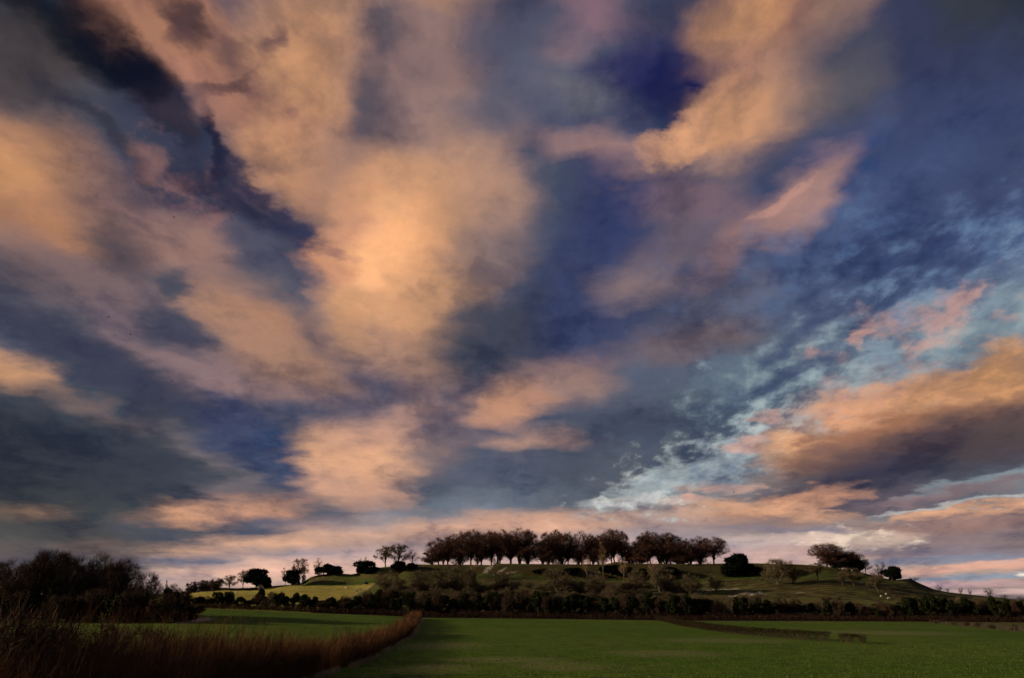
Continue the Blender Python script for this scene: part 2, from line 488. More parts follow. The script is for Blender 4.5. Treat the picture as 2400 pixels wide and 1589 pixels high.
cur = None
for i in range(ROWS + 1):
    row = use_group(row_group(i), (azl, azr, east))
    cur = row if cur is None else w.mix(w.math('SUBTRACT', rowc, float(i - 1), clamp=True), cur, row)
cur = w.mix(.10, cur, clear)

KIN = ['s', 'm', 'c', 'p', 'q', 'r']
def blob_group(shapes):
    g, gi, go = make_group('cloud_shapes', [('sky', CLR), ('soft', VCT), ('crisp', VCT)] + [('n' + q, FLT) for q in KIN], [('sky', CLR)])
    k = G(g); cur = gi.outputs[0]
    for a1, a2, c, r2, colour, op, kind in shapes:
        V = gi.outputs[1] if kind in 'smS' else gi.outputs[2]
        u = k.vmath('DOT_PRODUCT', V, tuple(a1))
        v = k.vmath('DOT_PRODUCT', V, tuple(a2))
        m = k.math('MULTIPLY_ADD', u, u, k.math('MULTIPLY_ADD', v, v, gi.outputs[3 + KIN.index({'S': 's', 'd': 'c'}.get(kind, kind))]))
        hi, lo = RANGE[kind]
        cur = k.mix(k.mapr(m, hi, lo, 0, op), cur, colour)
    g.links.new(cur, go.inputs[0])
    return g

SHARP = [b for b in SHAPES if b[6] not in 'sm']
for i in range(0, len(SHARP), 12):
    cur = use_group(blob_group(SHARP[i:i + 12]), [cur, V_SOFT, V_CRISP] + [NOISES[q] for q in KIN])
cur = w.mix(shade, cur, w.mix(1.0, cur, (.38, .44, .62, 1), 'MULTIPLY'))
cur = w.mix(glow, cur, w.mix(1.0, cur, (1.55, 1.42, 1.28, 1), 'MULTIPLY'))
cur = w.mix(1.0, cur, TONE, 'MULTIPLY')
bgn = w.n('ShaderNodeBackground'); w.set(bgn.inputs[0], cur)
top = bgn.outputs[0]
wo = w.n('ShaderNodeOutputWorld')
WN.links.new(top, wo.inputs[0])
world.cycles.sampling_method = 'MANUAL'
world.cycles.sample_map_resolution = 512
# ------------------------------------------------------------------ sun
sd = bpy.data.lights.new('sun', 'SUN')
sd.energy = 4.2
sd.angle = radians(0.6)
sd.color = (1.0, .80, .56)
sun = bpy.data.objects.new('sun', sd); COL.objects.link(sun)
S = Vector((sin(SUN_AZ) * cos(SUN_EL), cos(SUN_AZ) * cos(SUN_EL), sin(SUN_EL)))
sun.rotation_euler = S.to_track_quat('Z', 'Y').to_euler()
sun.location = (-60, 20, 60)

# ------------------------------------------------------------------ helpers
R = random.Random(11)
def interp(tab, x):
    if x <= tab[0][0]: return tab[0][1]
    for (a, b), (c, d) in zip(tab, tab[1:]):
        if x <= c: return b + (d - b) * (x - a) / (c - a)
    return tab[-1][1]
def sstep(a, b, x):
    t = min(1, max(0, (x - a) / (b - a))); return t * t * (3 - 2 * t)
def nz(x, y, s=1.0, z=0.0): return mnoise.noise(Vector((x * s, y * s, z)))

class MB:
    """collects faces and links them as one mesh object"""
    def __init__(s): s.v = []; s.f = []
    def quad(s, a, b, c, d):
        n = len(s.v); s.v += [a, b, c, d]; s.f.append((n, n + 1, n + 2, n + 3))
    def tri(s, a, b, c):
        n = len(s.v); s.v += [a, b, c]; s.f.append((n, n + 1, n + 2))
    def tube(s, pts, rad, sides=5):
        rings = []
        for i, p in enumerate(pts):
            d = (pts[min(i + 1, len(pts) - 1)] - pts[max(i - 1, 0)]).normalized()
            e = d.orthogonal().normalized(); g = d.cross(e)
            n0 = len(s.v)
            for k in range(sides):
                a = 2 * pi * k / sides
                s.v.append(p + (e * cos(a) + g * sin(a)) * rad[i])
            rings.append(n0)
        for a, b in zip(rings, rings[1:]):
            for k in range(sides):
                s.f.append((a + k, a + (k + 1) % sides, b + (k + 1) % sides, b + k))
    def ribbon(s, a, b, w0, w1, rnd):
        d = b - a
        e = d.cross(Vector((rnd.uniform(-1, 1), rnd.uniform(-1, 1), rnd.uniform(-1, 1))))
        if e.length < 1e-6: return
        e.normalize()
        s.quad(a - e * w0, a + e * w0, b + e * w1, b - e * w1)
    def leaf(s, p, size, rnd):
        n = Vector((rnd.gauss(0, 1), rnd.gauss(0, 1), rnd.gauss(0, 1))).normalized()
        e = n.orthogonal().normalized() * size; g = n.cross(e) * rnd.uniform(.5, .9)
        s.quad(p - e, p - g * .8, p + e, p + g)
    def box(s, c, h, rz=0):
        n = len(s.v); m = Matrix.Rotation(rz, 3, 'Z')
        for x in (-1, 1):
            for y in (-1, 1):
                for z in (-1, 1):
                    s.v.append(Vector(c) + m @ Vector((x * h[0], y * h[1], z * h[2])))
        for f in ((0, 1, 3, 2), (4, 6, 7, 5), (0, 4, 5, 1), (2, 3, 7, 6), (0, 2, 6, 4), (1, 5, 7, 3)):
            s.f.append(tuple(n + i for i in f))
    def mesh(s, name, mat, smooth=False):
        me = bpy.data.meshes.new(name)
        me.from_pydata([tuple(v) for v in s.v], [], s.f)
        me.materials.append(mat)
        if smooth: me.polygons.foreach_set('use_smooth', [True] * len(me.polygons))
        me.update()
        return me
    def build(s, name, mat, parent=None, smooth=False):
        o = bpy.data.objects.new(name, s.mesh(name, mat, smooth)); COL.objects.link(o)
        if parent is not None: o.parent = parent
        return o

def tag(o, label=None, cat=None, group=None, kind=None):
    if label: o['label'] = label
    if cat: o['category'] = cat
    if group: o['group'] = group
    if kind: o['kind'] = kind
    return o
def empty(name, loc=(0, 0, 0), rz=0):
    o = bpy.data.objects.new(name, None); COL.objects.link(o)
    o.location = loc; o.rotation_euler = (0, 0, rz); o.empty_display_size = .5
    return o
def copy_tree(o, parent=None):
    c = o.copy(); COL.objects.link(c); c.parent = parent
    for ch in list(o.children): copy_tree(ch, c)
    return c

def material(name, build):
    m = bpy.data.materials.new(name); m.use_nodes = True
    nt = m.node_tree
    for n in list(nt.nodes): nt.nodes.remove(n)
    k = G(nt)
    b = k.n('ShaderNodeBsdfPrincipled'); out = k.n('ShaderNodeOutputMaterial')
    nt.links.new(b.outputs[0], out.inputs[0])
    b.inputs['Roughness'].default_value = .9
    b.inputs['Specular IOR Level'].default_value = .04
    build(k, b)
    return m
def simple(name, col, col2=None, scale=3.0, vary=.35, rough=.9):
    """a surface of one colour with natural mottling and a little difference from one object to the next"""
    col2 = col2 or tuple(c * .6 for c in col)
    def f(k, b):
        pos = k.n('ShaderNodeNewGeometry').outputs['Position']
        ns = k.noise(pos, scale, 4, .6)
        rnd = k.n('ShaderNodeObjectInfo').outputs['Random']
        c = k.mix(k.mapr(ns, .35, .65), (*col, 1), (*col2, 1))
        v = k.math('MULTIPLY_ADD', rnd, vary, 1 - vary / 2)
        c = k.vmath('SCALE', c, v)
        k.set(b.inputs['Base Color'], c)
        b.inputs['Roughness'].default_value = rough
    return material(name, f)

M_BARK = simple('bark', (.12, .085, .058), (.055, .040, .028), 4)
M_BARKPALE = simple('pale_bark', (.20, .165, .115), (.10, .085, .055), 4)
M_TWIG = simple('beech_twigs', (.17, .085, .058), (.09, .046, .034), .8)
M_TWIGDARK = simple('dark_twigs', (.100, .058, .036), (.045, .029, .020), .5)
M_CLIPPED = simple('clipped_twigs', (.040, .030, .014), (.022, .018, .009), .8)
M_TWIGGREY = simple('grey_twigs', (.165, .122, .066), (.10, .076, .040), .5)
M_TWIGGOLD = simple('golden_twigs', (.34, .20, .10), (.20, .12, .06), .8)
M_YEW = simple('yew_needles', (.010, .015, .008), (.005, .008, .004), 1.5)
M_IVY = simple('ivy_leaves', (.030, .036, .012), (.014, .018, .007), 1.5)
M_HEDGE = simple('hedge_twigs', (.20, .086, .037), (.075, .040, .021), .9)
M_BRAMBLE = simple('bramble_stems', (.060, .030, .018), (.030, .018, .011), .5)
M_STONE = simple('flint_wall', (.42, .37, .29), (.28, .24, .19), 3, .1)
M_ROOF = simple('roof_tiles', (.26, .21, .16), (.16, .13, .10), 4, .1)
M_WOOL = simple('wool', (.72, .66, .54), (.55, .50, .40), 6, .1)
M_FACE = simple('sheep_skin', (.16, .13, .10), None, 6, .1)
M_TANK = simple('tank_paint', (.035, .035, .10), (.025, .025, .07), 3, .1, .5)
M_RUBBER = simple('tyre_rubber', (.02, .02, .02), None, 3, .1)
M_STEEL = simple('galvanised_steel', (.25, .25, .25), None, 3, .1, .5)
M_POST = simple('weathered_post', (.13, .09, .06), (.08, .055, .035), 5)
M_WIRE = simple('fence_wire', (.14, .13, .12), None, 5)
M_BIRD = simple('bird_feathers', (.03, .02, .02), None, 5)
M_BLADE = simple('crop_blades', (.062, .125, .013), (.11, .125, .03), .35, .1)
M_DRY = simple('dry_grass', (.40, .31, .17), (.26, .20, .10), 1.5)

# ------------------------------------------------------------------ terrain
D_E, D_M, D_R, D_C = 270.0, 330.0, 400.0, 416.0
def prof(tab):
    """pixel heights along a line of the landscape -> (x/y, z/y) table"""
    return [bearing(px, py) for px, py in tab]
P_E = prof([(-900, 1424), (380, 1424), (464, 1425), (629, 1431), (789, 1438), (900, 1442), (986, 1447), (1200, 1449),
            (1600, 1454), (2100, 1456), (2400, 1458), (3300, 1462)])
P_M = prof([(-900, 1414), (300, 1412), (464, 1406), (600, 1403), (840, 1401), (1200, 1402), (1600, 1404), (2000, 1405),
            (2200, 1409), (2400, 1420), (3300, 1450)])
P_R = prof([(-900, 1402), (0, 1400), (423, 1393), (519, 1386), (606, 1380), (640, 1376), (698, 1372), (760, 1371), (828, 1371), (900, 1362),
            (960, 1345), (1130, 1349), (1250, 1352), (1420, 1360), (1600, 1359), (1700, 1354), (1784, 1350), (1947, 1347),
            (2099, 1366), (2188, 1386), (2297, 1399), (2399, 1410), (2700, 1430), (3300, 1450)])
P_C = prof([(-900, 1398), (0, 1396), (423, 1390), (519, 1383), (606, 1377), (640, 1372), (698, 1368.5), (714, 1362), (722, 1354), (743, 1347),
            (770, 1343.5), (800, 1343), (828, 1345.6), (838, 1341), (849, 1337), (869, 1331), (900, 1328), (940, 1324), (961, 1321.6), (1140, 1323),
            (1152, 1324), (1162, 1320), (1354, 1321.6), (1418, 1321.6), (1448, 1315), (1480, 1320), (1634, 1321), (1700, 1319.5), (1771, 1319),
            (1796, 1320), (1870, 1321.6), (1908, 1324), (1947, 1328), (2034, 1344), (2054, 1351), (2099, 1359), (2110, 1357), (2133, 1355),
            (2153, 1365), (2188, 1380), (2223, 1387), (2297, 1395), (2399, 1405), (2700, 1426), (3300, 1448)])

def terrain(x, y):
    if y < 1: y = 1.0
    t = x / y
    zE = CAM_H + interp(P_E, t) * D_E
    if y <= D_E:
        z = zE * sstep(80, D_E, y)
        z += 4.3 * (1 - sstep(6, 22, y)) * 1.0
        z += .10 * nz(x, y, .03) * sstep(20, 60, y) * (1 - sstep(230, 270, y))
        return z
    zM = CAM_H + interp(P_M, t) * D_M
    zR = CAM_H + interp(P_R, t) * D_R
    zC = CAM_H + interp(P_C, t) * D_C
    if y <= D_C:
        ks = [(D_E, zE), (D_M, zM), (D_R, zR), (D_C, zC)]
        for (a, b), (c, d) in zip(ks, ks[1:]):
            if y <= c:
                u = (y - a) / (c - a)
                if c == D_C: u = u * u * (3 - 2 * u) * .6 + u * .4
                z = b + (d - b) * u
                break
        amp = sstep(D_E, D_E + 25, y) * (1 - sstep(D_C - 8, D_C, y))
        z += amp * (.9 * nz(x, y, .035, 3) + .45 * nz(x, y, .11, 5) + .22 * nz(x, y, .3, 7))
        if D_M < y < D_R: z += .25 * amp * sin((y + 6 * nz(x, y, .02, 9)) * 1.25)      # sheep terracettes
        return z
    if y <= 446: return zC - .11 * (y - D_C) + .12 * nz(x, y, .2, 2) * sstep(D_C, D_C + 4, y)
    z = zC - 3.3
    return z + (-28 - z) * sstep(470, 900, y)

def patch(name, ys, t0, t1, nt_, mat):
    mb = MB(); cols = nt_ + 1
    for y in ys:
        for i in range(cols):
            t = t0 + (t1 - t0) * i / nt_
            mb.v.append(Vector((t * y, y, terrain(t * y, y))))
    for j in range(len(ys) - 1):
        for i in range(nt_):
            a = j * cols + i
            mb.f.append((a, a + 1, a + cols + 1, a + cols))
    return mb.build(name, mat, smooth=True)

def lin(a, b, n): return [a + (b - a) * i / n for i in range(n + 1)]

def ground_at(px, py):
    """where a bearing read off the photograph meets the ground"""
    t, s = bearing(px, py)
    y = 24.0
    while y < 440:
        if CAM_H + s * y <= terrain(t * y, y): break
        y += .25
    return Vector((t * y, y, terrain(t * y, y)))
def spot(px, py, y):
    t, s = bearing(px, py)
    return Vector((t * y, y, terrain(t * y, y)))

# ---- ground materials
def ell(k, x, y, cx, cy, rx, ry, ang=0):
    """soft oval patch on the ground, in metres"""
    ca, sa = cos(ang), sin(ang)
    dx = k.math('SUBTRACT', x, cx); dy = k.math('SUBTRACT', y, cy)
    u = k.math('MULTIPLY_ADD', dx, ca / rx, k.math('MULTIPLY', dy, sa / rx))
    v = k.math('MULTIPLY_ADD', dy, ca / ry, k.math('MULTIPLY', dx, -sa / ry))
    return k.math('MULTIPLY_ADD', u, u, k.math('MULTIPLY', v, v))
def segd(k, x, y, a, b, wid):
    """distance (in widths) from a line on the ground"""
    c = (a + b) / 2; d = b - a
    return ell(k, x, y, c.x, c.y, d.length / 2 * 1.1, wid, atan2(d.y, d.x))

def field_mat(k, b):
    pos = k.n('ShaderNodeNewGeometry').outputs['Position']
    sp = k.n('ShaderNodeSeparateXYZ'); k.set(sp.inputs[0], pos)
    x, y = sp.outputs[0], sp.outputs[1]
    big = k.noise(pos, .022, 5, .55)
    mid = k.noise(pos, .30, 5, .6)
    fine = k.noise(pos, 2.2, 5, .65)
    st = k.n('ShaderNodeCombineXYZ'); k.set(st.inputs[0], k.math('MULTIPLY', x, .35)); k.set(st.inputs[1], y)
    band = k.noise(st.outputs[0], .10, 4, .55)
    c = k.mix(k.mapr(big, .35, .65), (.072, .138, .008, 1), (.112, .158, .016, 1))
    c = k.mix(k.mapr(mid, .4, .65, 0, .7), c, (.044, .086, .007, 1))
    c = k.mix(k.mapr(fine, .45, .8, 0, .4), c, (.115, .16, .028, 1))
    # drilled rows
    row = k.math('SINE', k.math('MULTIPLY', k.math('MULTIPLY_ADD', y, .28, x), 4.2))
    c = k.mix(k.mapr(row, -.2, 1, 0, .10), c, (.10, .12, .04, 1))
    # tractor lines
    tr = k.math('FRACT', k.math('MULTIPLY', k.math('MULTIPLY_ADD', y, .28, x), 1 / 21.0))
    tr = k.math('ABSOLUTE', k.math('SUBTRACT', k.math('ABSOLUTE', k.math('SUBTRACT', tr, .5)), .045))
    c = k.mix(k.math('MULTIPLY', k.mapr(tr, .016, .006), k.mapr(mid, .3, .6, .2, .6)), c, (.050, .055, .018, 1))
    # thin, dry places
    dry = k.math('MULTIPLY', k.mapr(band, .56, .72), k.mapr(fine, .45, .68))
    c = k.mix(k.math('MULTIPLY', dry, .45), c, (.22, .19, .085, 1))
    for px, py, rx, ry in ((1030, 1512, 9, 12), (1010, 1566, 5, 8), (1320, 1560, 6, 7), (1180, 1545, 8, 6), (1700, 1500, 14, 12), (2060, 1482, 22, 16), (1560, 1530, 9, 9)):
        p = ground_at(px, py)
        m = k.math('MULTIPLY_ADD', mid, -3.2, k.math('ADD', ell(k, x, y, p.x, p.y, rx, ry), 1.7))
        c = k.mix(k.math('MULTIPLY', k.mapr(m, 1.1, .2, 0, .55), k.mapr(fine, .3, .6)), c, (.25, .21, .10, 1))
    # dry verge along the foot of the hill and a chalky gateway on the left
    edge = k.math('MULTIPLY', k.mapr(k.math('MULTIPLY_ADD', mid, 8.0, y), 270.5, 273.5), .8)
    c = k.mix(edge, c, (.26, .20, .11, 1))
    a, e = ground_at(415, 1462), ground_at(494, 1447)
    m = k.math('MULTIPLY_ADD', fine, -1.0, k.math('ADD', segd(k, x, y, a, e, 3.0), .5))
    c = k.mix(k.mapr(m, 1, .3, 0, .9), c, (.42, .34, .24, 1))
    # right hand corner beyond the wire: rough, brown
    a, e = ground_at(2175, 1459), ground_at(2420, 1484)
    d = (e - a).to_2d().normalized(); nrm = Vector((-d.y, d.x)); nrm = nrm if nrm.dot(Vector((220, 250)) - a.to_2d()) > 0 else -nrm
    side = k.math('MULTIPLY_ADD', x, nrm.x, k.math('MULTIPLY_ADD', y, nrm.y, -nrm.dot(a.to_2d())))
    rough = k.mapr(side, -.5, 1.5)
    c = k.mix(k.math('MULTIPLY', rough, .75), c, k.mix(k.mapr(mid, .4, .6), (.09, .08, .03, 1), (.14, .10, .05, 1)))
    k.set(b.inputs['Base Color'], c)
    bp = k.n('ShaderNodeBump'); bp.inputs['Strength'].default_value = .9; bp.inputs['Distance'].default_value = .12
    k.set(bp.inputs['Height'], k.math('MULTIPLY_ADD', mid, .8, fine))
    k.set(b.inputs['Normal'], bp.outputs[0])
M_FIELD = material('winter_crop', field_mat)

def hill_mat(k, b):
    geo = k.n('ShaderNodeNewGeometry')
    pos = geo.outputs['Position']
    sp = k.n('ShaderNodeSeparateXYZ'); k.set(sp.inputs[0], pos)
    x, y = sp.outputs[0], sp.outputs[1]
    big = k.noise(pos, .03, 5, .6)
    mid = k.noise(pos, .16, 5, .62)
    fine = k.noise(pos, 1.1, 5, .68)
    c = k.mix(k.mapr(big, .38, .62), (.085, .115, .020, 1), (.135, .120, .034, 1))
    c = k.mix(k.mapr(mid, .42, .62, 0, .8), c, (.110, .082, .034, 1))
    c = k.mix(k.mapr(fine, .45, .75, 0, .55), c, (.24, .20, .085, 1))
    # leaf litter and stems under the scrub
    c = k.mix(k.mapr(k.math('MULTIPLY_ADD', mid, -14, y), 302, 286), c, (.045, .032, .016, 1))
    # the grazed ledge under the rampart is greener
    led = k.math('ABSOLUTE', k.math('SUBTRACT', y, 398.0))
    c = k.mix(k.mapr(led, 9, 2, 0, .8), c, (.055, .105, .016, 1))
    # rampart: brown scrubby bank
    ns = k.n('ShaderNodeSeparateXYZ'); k.set(ns.inputs[0], geo.outputs['True Normal'])
    steep = k.mapr(ns.outputs[2], .955, .92)
    c = k.mix(k.math('MULTIPLY', k.math('MULTIPLY', steep, k.mapr(x, -66, -50)), .8), c,
              k.mix(k.mapr(fine, .4, .6), (.070, .042, .022, 1), (.05, .05, .015, 1)))
    # sunlit pasture on the left: its sun patch is painted into the grass colour
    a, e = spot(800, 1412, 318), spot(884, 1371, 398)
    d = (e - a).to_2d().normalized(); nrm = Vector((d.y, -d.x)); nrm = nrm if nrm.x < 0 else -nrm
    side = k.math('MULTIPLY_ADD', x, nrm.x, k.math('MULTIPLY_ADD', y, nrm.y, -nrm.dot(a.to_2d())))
    sun_patch = k.math('MULTIPLY', k.mapr(side, -.6, .8), k.mapr(k.math('MULTIPLY_ADD', mid, 5, y), 403, 398))
    sun_patch = k.math('MULTIPLY', sun_patch, k.mapr(k.math('MULTIPLY_ADD', mid, 6, x), -172, -160))
    sun_col = k.mix(k.mapr(mid, .4, .65), (.42, .34, .07, 1), (.28, .26, .05, 1))
    sun_col = k.mix(k.mapr(fine, .4, .7, 0, .7), sun_col, (.56, .43, .13, 1))
    c = k.mix(sun_patch, c, sun_col)
    # trodden line beside it
    m = k.math('MULTIPLY_ADD', fine, -.6, k.math('ADD', segd(k, x, y, a, e, 1.0), .3))
    c = k.mix(k.mapr(m, 1, .5, 0, .55), c, (.24, .18, .12, 1))
    # bare chalk
    CH = [((1133, 1349, 403), (1156, 1323, 415), 1.4, 1.0), ((1163, 1349, 403), (1183, 1334, 410), .9, .9),
          ((1150, 1352, 402), (1215, 1340, 407), .8, .5),
          ((1715, 1407, 328), (1797, 1388, 350), 1.3, 1.0), ((1700, 1398, 336), (1786, 1383, 352), 1.2, 1.0),
          ((1640, 1380, 358), (1742, 1374, 366), 2.6, .9), ((1590, 1390, 346), (1670, 1384, 352), 1.6, .8), ((1500, 1386, 350), (1570, 1388, 346), 1.3, .7),
          ((1760, 1398, 338), (1812, 1392, 344), .9, .6), ((1840, 1387, 348), (1900, 1386, 352), .5, .4),
          ((1370, 1345, 404), (1410, 1338, 409), .9, .5), ((1500, 1333, 410), (1515, 1350, 403), .9, .6),
          ((1030, 1357, 392), (1045, 1361, 388), .8, .7), ((1365, 1371, 372), (1372, 1372, 370), .7, .8)]
    chn = k.math('MULTIPLY_ADD', fine, -4.5, k.math('MULTIPLY_ADD', k.noise(pos, .45, 3, .6), -3.0, 4.1))
    for p, q, wd, op in CH:
        a, e = spot(*p), spot(*q)
        m = k.math('ADD', chn, segd(k, x, y, a, e, wd * 1.5))
        c = k.mix(k.mapr(m, 1.0, .3, 0, op), c, (.60, .50, .36, 1))
    k.set(b.inputs['Base Color'], c)
    bp = k.n('ShaderNodeBump'); bp.inputs['Strength'].default_value = 1.0; bp.inputs['Distance'].default_value = .35
    k.set(bp.inputs['Height'], k.math('MULTIPLY_ADD', mid, 1.0, fine))
    k.set(b.inputs['Normal'], bp.outputs[0])
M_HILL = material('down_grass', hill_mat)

tag(patch('field', lin(2, 60, 30) + lin(64, D_E, 90), -1.4, 1.4, 260, M_FIELD), kind='structure')
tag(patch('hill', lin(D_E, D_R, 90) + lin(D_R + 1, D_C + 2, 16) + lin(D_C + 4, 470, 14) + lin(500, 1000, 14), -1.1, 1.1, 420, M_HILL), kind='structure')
far = MB()
xs = (-9000, -1200, 1200, 9000)
far.quad(Vector((-9000, -900, -32)), Vector((9000, -900, -32)), Vector((9000, 12000, -32)), Vector((-9000, 12000, -32)))
tag(far.build('ground', M_FIELD), kind='structure')
# ------------------------------------------------------------------ trees
UPV = Vector((0, 0, 1))
def bez(a, b, c, n):
    return [a * (1 - t) ** 2 + b * 2 * t * (1 - t) + c * t * t for t in [i / n for i in range(n + 1)]]

def bare(seed, H, W, clear=.30, low=None, nl=7, tr=.34, flat=.38, nsec=7, nter=6, ntw=6, tw=.028, twl=.055, multi=False, droop=0.0, twin=False):
    """leafless broadleaf: trunk and limbs in one mesh, the spray of twigs in another"""
    r = random.Random(seed)
    wood, tw_mb = MB(), MB()
    zc = H * (1 - flat); lo = H * (clear - .04 if low is None else low)
    def inside(p):
        hz = (H - zc) if p.z > zc else (zc - lo) * 1.02
        return (p.x ** 2 + p.y ** 2) / W ** 2 + ((p.z - zc) / hz) ** 2
    def clip(a, p):
        k = inside(p)
        if k > 1:
            c = Vector((0, 0, zc)); p = c + (p - c) / sqrt(k) * r.uniform(.9, 1.0)
        return p
    fork = H * clear
    if not multi:
        pts = [Vector((0, 0, -.6)), Vector((0, 0, .3)), Vector((r.uniform(-.1, .1), r.uniform(-.1, .1), fork * .5)),
               Vector((r.uniform(-.2, .2), r.uniform(-.2, .2), fork)), Vector((r.uniform(-.6, .6), r.uniform(-.6, .6), H * .62))]
        wood.tube(pts, [tr * 1.5, tr * 1.1, tr * .9, tr * .8, tr * .35], 7)
    if twin:
        for q in (-.35, .35):
            wood.tube([Vector((q * .7, 0, -.6)), Vector((q, 0, fork * .6)), Vector((q * 2, .1, fork * 1.3)), Vector((q * 4.5, .2, H * .6))], [tr, tr * .75, tr * .6, tr * .3], 6)
    for i in range(nl):
        az = 2 * pi * (i + r.uniform(-.35, .35)) / nl
        if multi: st = Vector((cos(az) * .25, sin(az) * .25, -.2)); r0 = tr * .5
        elif twin: st = Vector((.35 * (1 if cos(az) > 0 else -1), 0, fork * r.uniform(.6, 1.0))); r0 = tr * r.uniform(.45, .62)
        else: st = Vector((0, 0, fork * r.uniform(.8, 1.0) + (H * .22) * r.random() ** 2)); r0 = tr * r.uniform(.42, .6)
        rise = r.uniform(.2, 1.0); k = sqrt(max(0, 1 - rise ** 2 * .85))
        end = Vector((cos(az) * W * k * .92, sin(az) * W * k * .92, zc + (H - zc) * rise * .9 if rise > .5 else zc - (zc - lo) * (.5 - rise) * 2.2 * r.random()))
        ctrl = st + Vector(((end.x - st.x) * .22, (end.y - st.y) * .22, (end.z - st.z) * .62))
        P = bez(st, ctrl, end, 8)
        P = [P[0]] + [p + Vector((r.gauss(0, 1), r.gauss(0, 1), r.gauss(0, 1))) * H * .008 for p in P[1:]]
        rads = [r0 * (1 - j / 8) + .035 for j in range(9)]
        wood.tube(P, rads, 5)
        for j in range(nsec):
            t = .28 + .72 * (j + r.random()) / nsec
            q = P[min(8, int(t * 8))]
            out = Vector((q.x, q.y, 0)); out = out.normalized() if out.length > .3 else Vector((cos(az), sin(az), 0))
            d = (out * r.uniform(-.1, .9) + Vector((r.gauss(0, .6), r.gauss(0, .6), 0)) + UPV * r.uniform(.15 - droop * 6, 1.0)).normalized()
            L = H * r.uniform(.15, .27)
            e = clip(q, q + d * L)
            c2 = (q + e) / 2 + UPV * L * .06
            S2 = bez(q, c2, e, 4)
            rr = max(.03, rads[min(8, int(t * 8))] * .5)
            wood.tube(S2, [rr, rr * .8, rr * .6, rr * .42, rr * .25], 4)
            for m in range(nter):
                s = S2[r.randint(1, 4)]
                d3 = (d * .7 + Vector((r.gauss(0, .7), r.gauss(0, .7), r.gauss(.22 - droop * 4, .5)))).normalized()
                e3 = clip(s, s + d3 * H * r.uniform(.06, .12))
                tw_mb.ribbon(s, e3, tw * 1.3, tw * .8, r)
                for n in range(ntw):
                    f = r.uniform(.3, 1.0)
                    g = s + (e3 - s) * f
                    d4 = (d3 * .6 + Vector((r.gauss(0, .6), r.gauss(0, .6), r.gauss(.3 - droop * 4, .5)))).normalized()
                    tw_mb.ribbon(g, g + d4 * H * twl * r.uniform(.6, 1.5), tw, tw * .45, r)
    return wood, tw_mb

def leafy(seed, H, W, lobes=14, n=5200, size=.22, low=.04, cone=False, lean=0.0, tr=.3):
    """evergreen: trunk with a few limbs, crown of small leaf sprays gathered in clumps"""
    r = random.Random(seed)
    wood, mb = MB(), MB()
    wood.tube([Vector((0, 0, -.5)), Vector((0, 0, H * .3)), Vector((lean * .4, 0, H * .6)), Vector((lean, 0, H * .88))], [tr, tr * .8, tr * .5, .05], 6)
    L = []
    for i in range(lobes):
        a = r.uniform(0, 2 * pi)
        if cone:
            z = H * (low + (1 - low) * (i + .5) / lobes * .96); k = W * (1 - z / H) ** .75 * .55
            rad = W * max(.16, (1 - z / H) ** .8) * .62; zr = H / lobes * 1.3
        else:
            z = H * r.uniform(low + .12, .80); k = W * .62 * sqrt(max(.05, 1 - ((z / H - .38) / .55) ** 2)) * r.uniform(.5, 1.0)
            rad = W * r.uniform(.28, .45); zr = rad * r.uniform(.6, .85) * min(1.2, H / W * .6)
        c = Vector((cos(a) * k + lean * z / H, sin(a) * k, z))
        wood.tube([Vector((0, 0, z * .45)), (c + Vector((0, 0, z * .5))) / 2, c], [tr * .35, tr * .2, .03], 4)
        L.append((c, rad, zr, r.uniform(.6, 1.3)))
    wsum = sum(q[1] ** 2 for q in L)
    for c, rad, zr, dens in L:
        for _ in range(int(n * rad ** 2 / wsum * dens)):
            d = Vector((r.gauss(0, 1), r.gauss(0, 1), r.gauss(0, 1))).normalized()
            k = r.uniform(.25, 1.0) ** .4 * (1 + .30 * mnoise.noise(d * 2.7 + c))
            if r.random() < .10: k *= r.uniform(1.0, 1.28)
            p = c + Vector((d.x * rad * k, d.y * rad * k, d.z * zr * k))
            if p.z < 0: p.z = abs(p.z) * .5
            mb.leaf(p, size * r.uniform(.6, 1.4), r)
    return wood, mb

PROTO = {}
def proto(key, name, H, W, meshes, wood_mat, crown_mat):
    wood, cr = meshes
    PROTO[key] = (name, H, W, wood.mesh('trunk', wood_mat, True), cr.mesh('crown', crown_mat))
for i in range(6):
    proto('beech%d' % i, 'beech_tree', 18, 6.2, bare(100 + i, 18, 6.2, clear=(.10, .2, .13, .24, .09, .16)[i], low=(.14, .22, .12, .26, .08, .18)[i], nl=11 + i % 4, flat=(.5, .46, .55, .44, .5, .52)[i], nsec=10, nter=8, ntw=8, tw=.031, twl=.05, twin=i in (2, 4)), M_BARK, M_TWIG)
for i in range(3):
    proto('open%d' % i, 'bare_tree', 11, 5.2, bare(200 + i, 11, 5.2, clear=.2, nl=7, tr=.28, flat=.5, nsec=8, nter=7, ntw=8, tw=.044, twl=.06), M_BARK, M_TWIGGREY)
proto('gold', 'bare_tree', 8, 3.6, bare(220, 8, 3.6, clear=.22, nl=6, tr=.16, flat=.5, nsec=6, nter=5, ntw=5, tw=.024, twl=.07), M_BARKPALE, M_TWIGGOLD)
for i in range(4):
    proto('wood%d' % i, 'woodland_tree', 16, 5.5, bare(300 + i, 16, 5.5, clear=.14, nl=12, tr=.3, flat=.46, nsec=9, nter=8, ntw=7, tw=.024, twl=.06), M_BARK, M_TWIGDARK)
for i in range(4):
    proto('scrub%d' % i, 'bare_shrub', 6, 3.2, bare(400 + i, 6, 3.2, clear=.12, nl=15, tr=.08, flat=.55, nsec=8, nter=6, ntw=6, tw=.019, twl=.11, multi=True), M_BARKPALE, M_TWIGGREY)
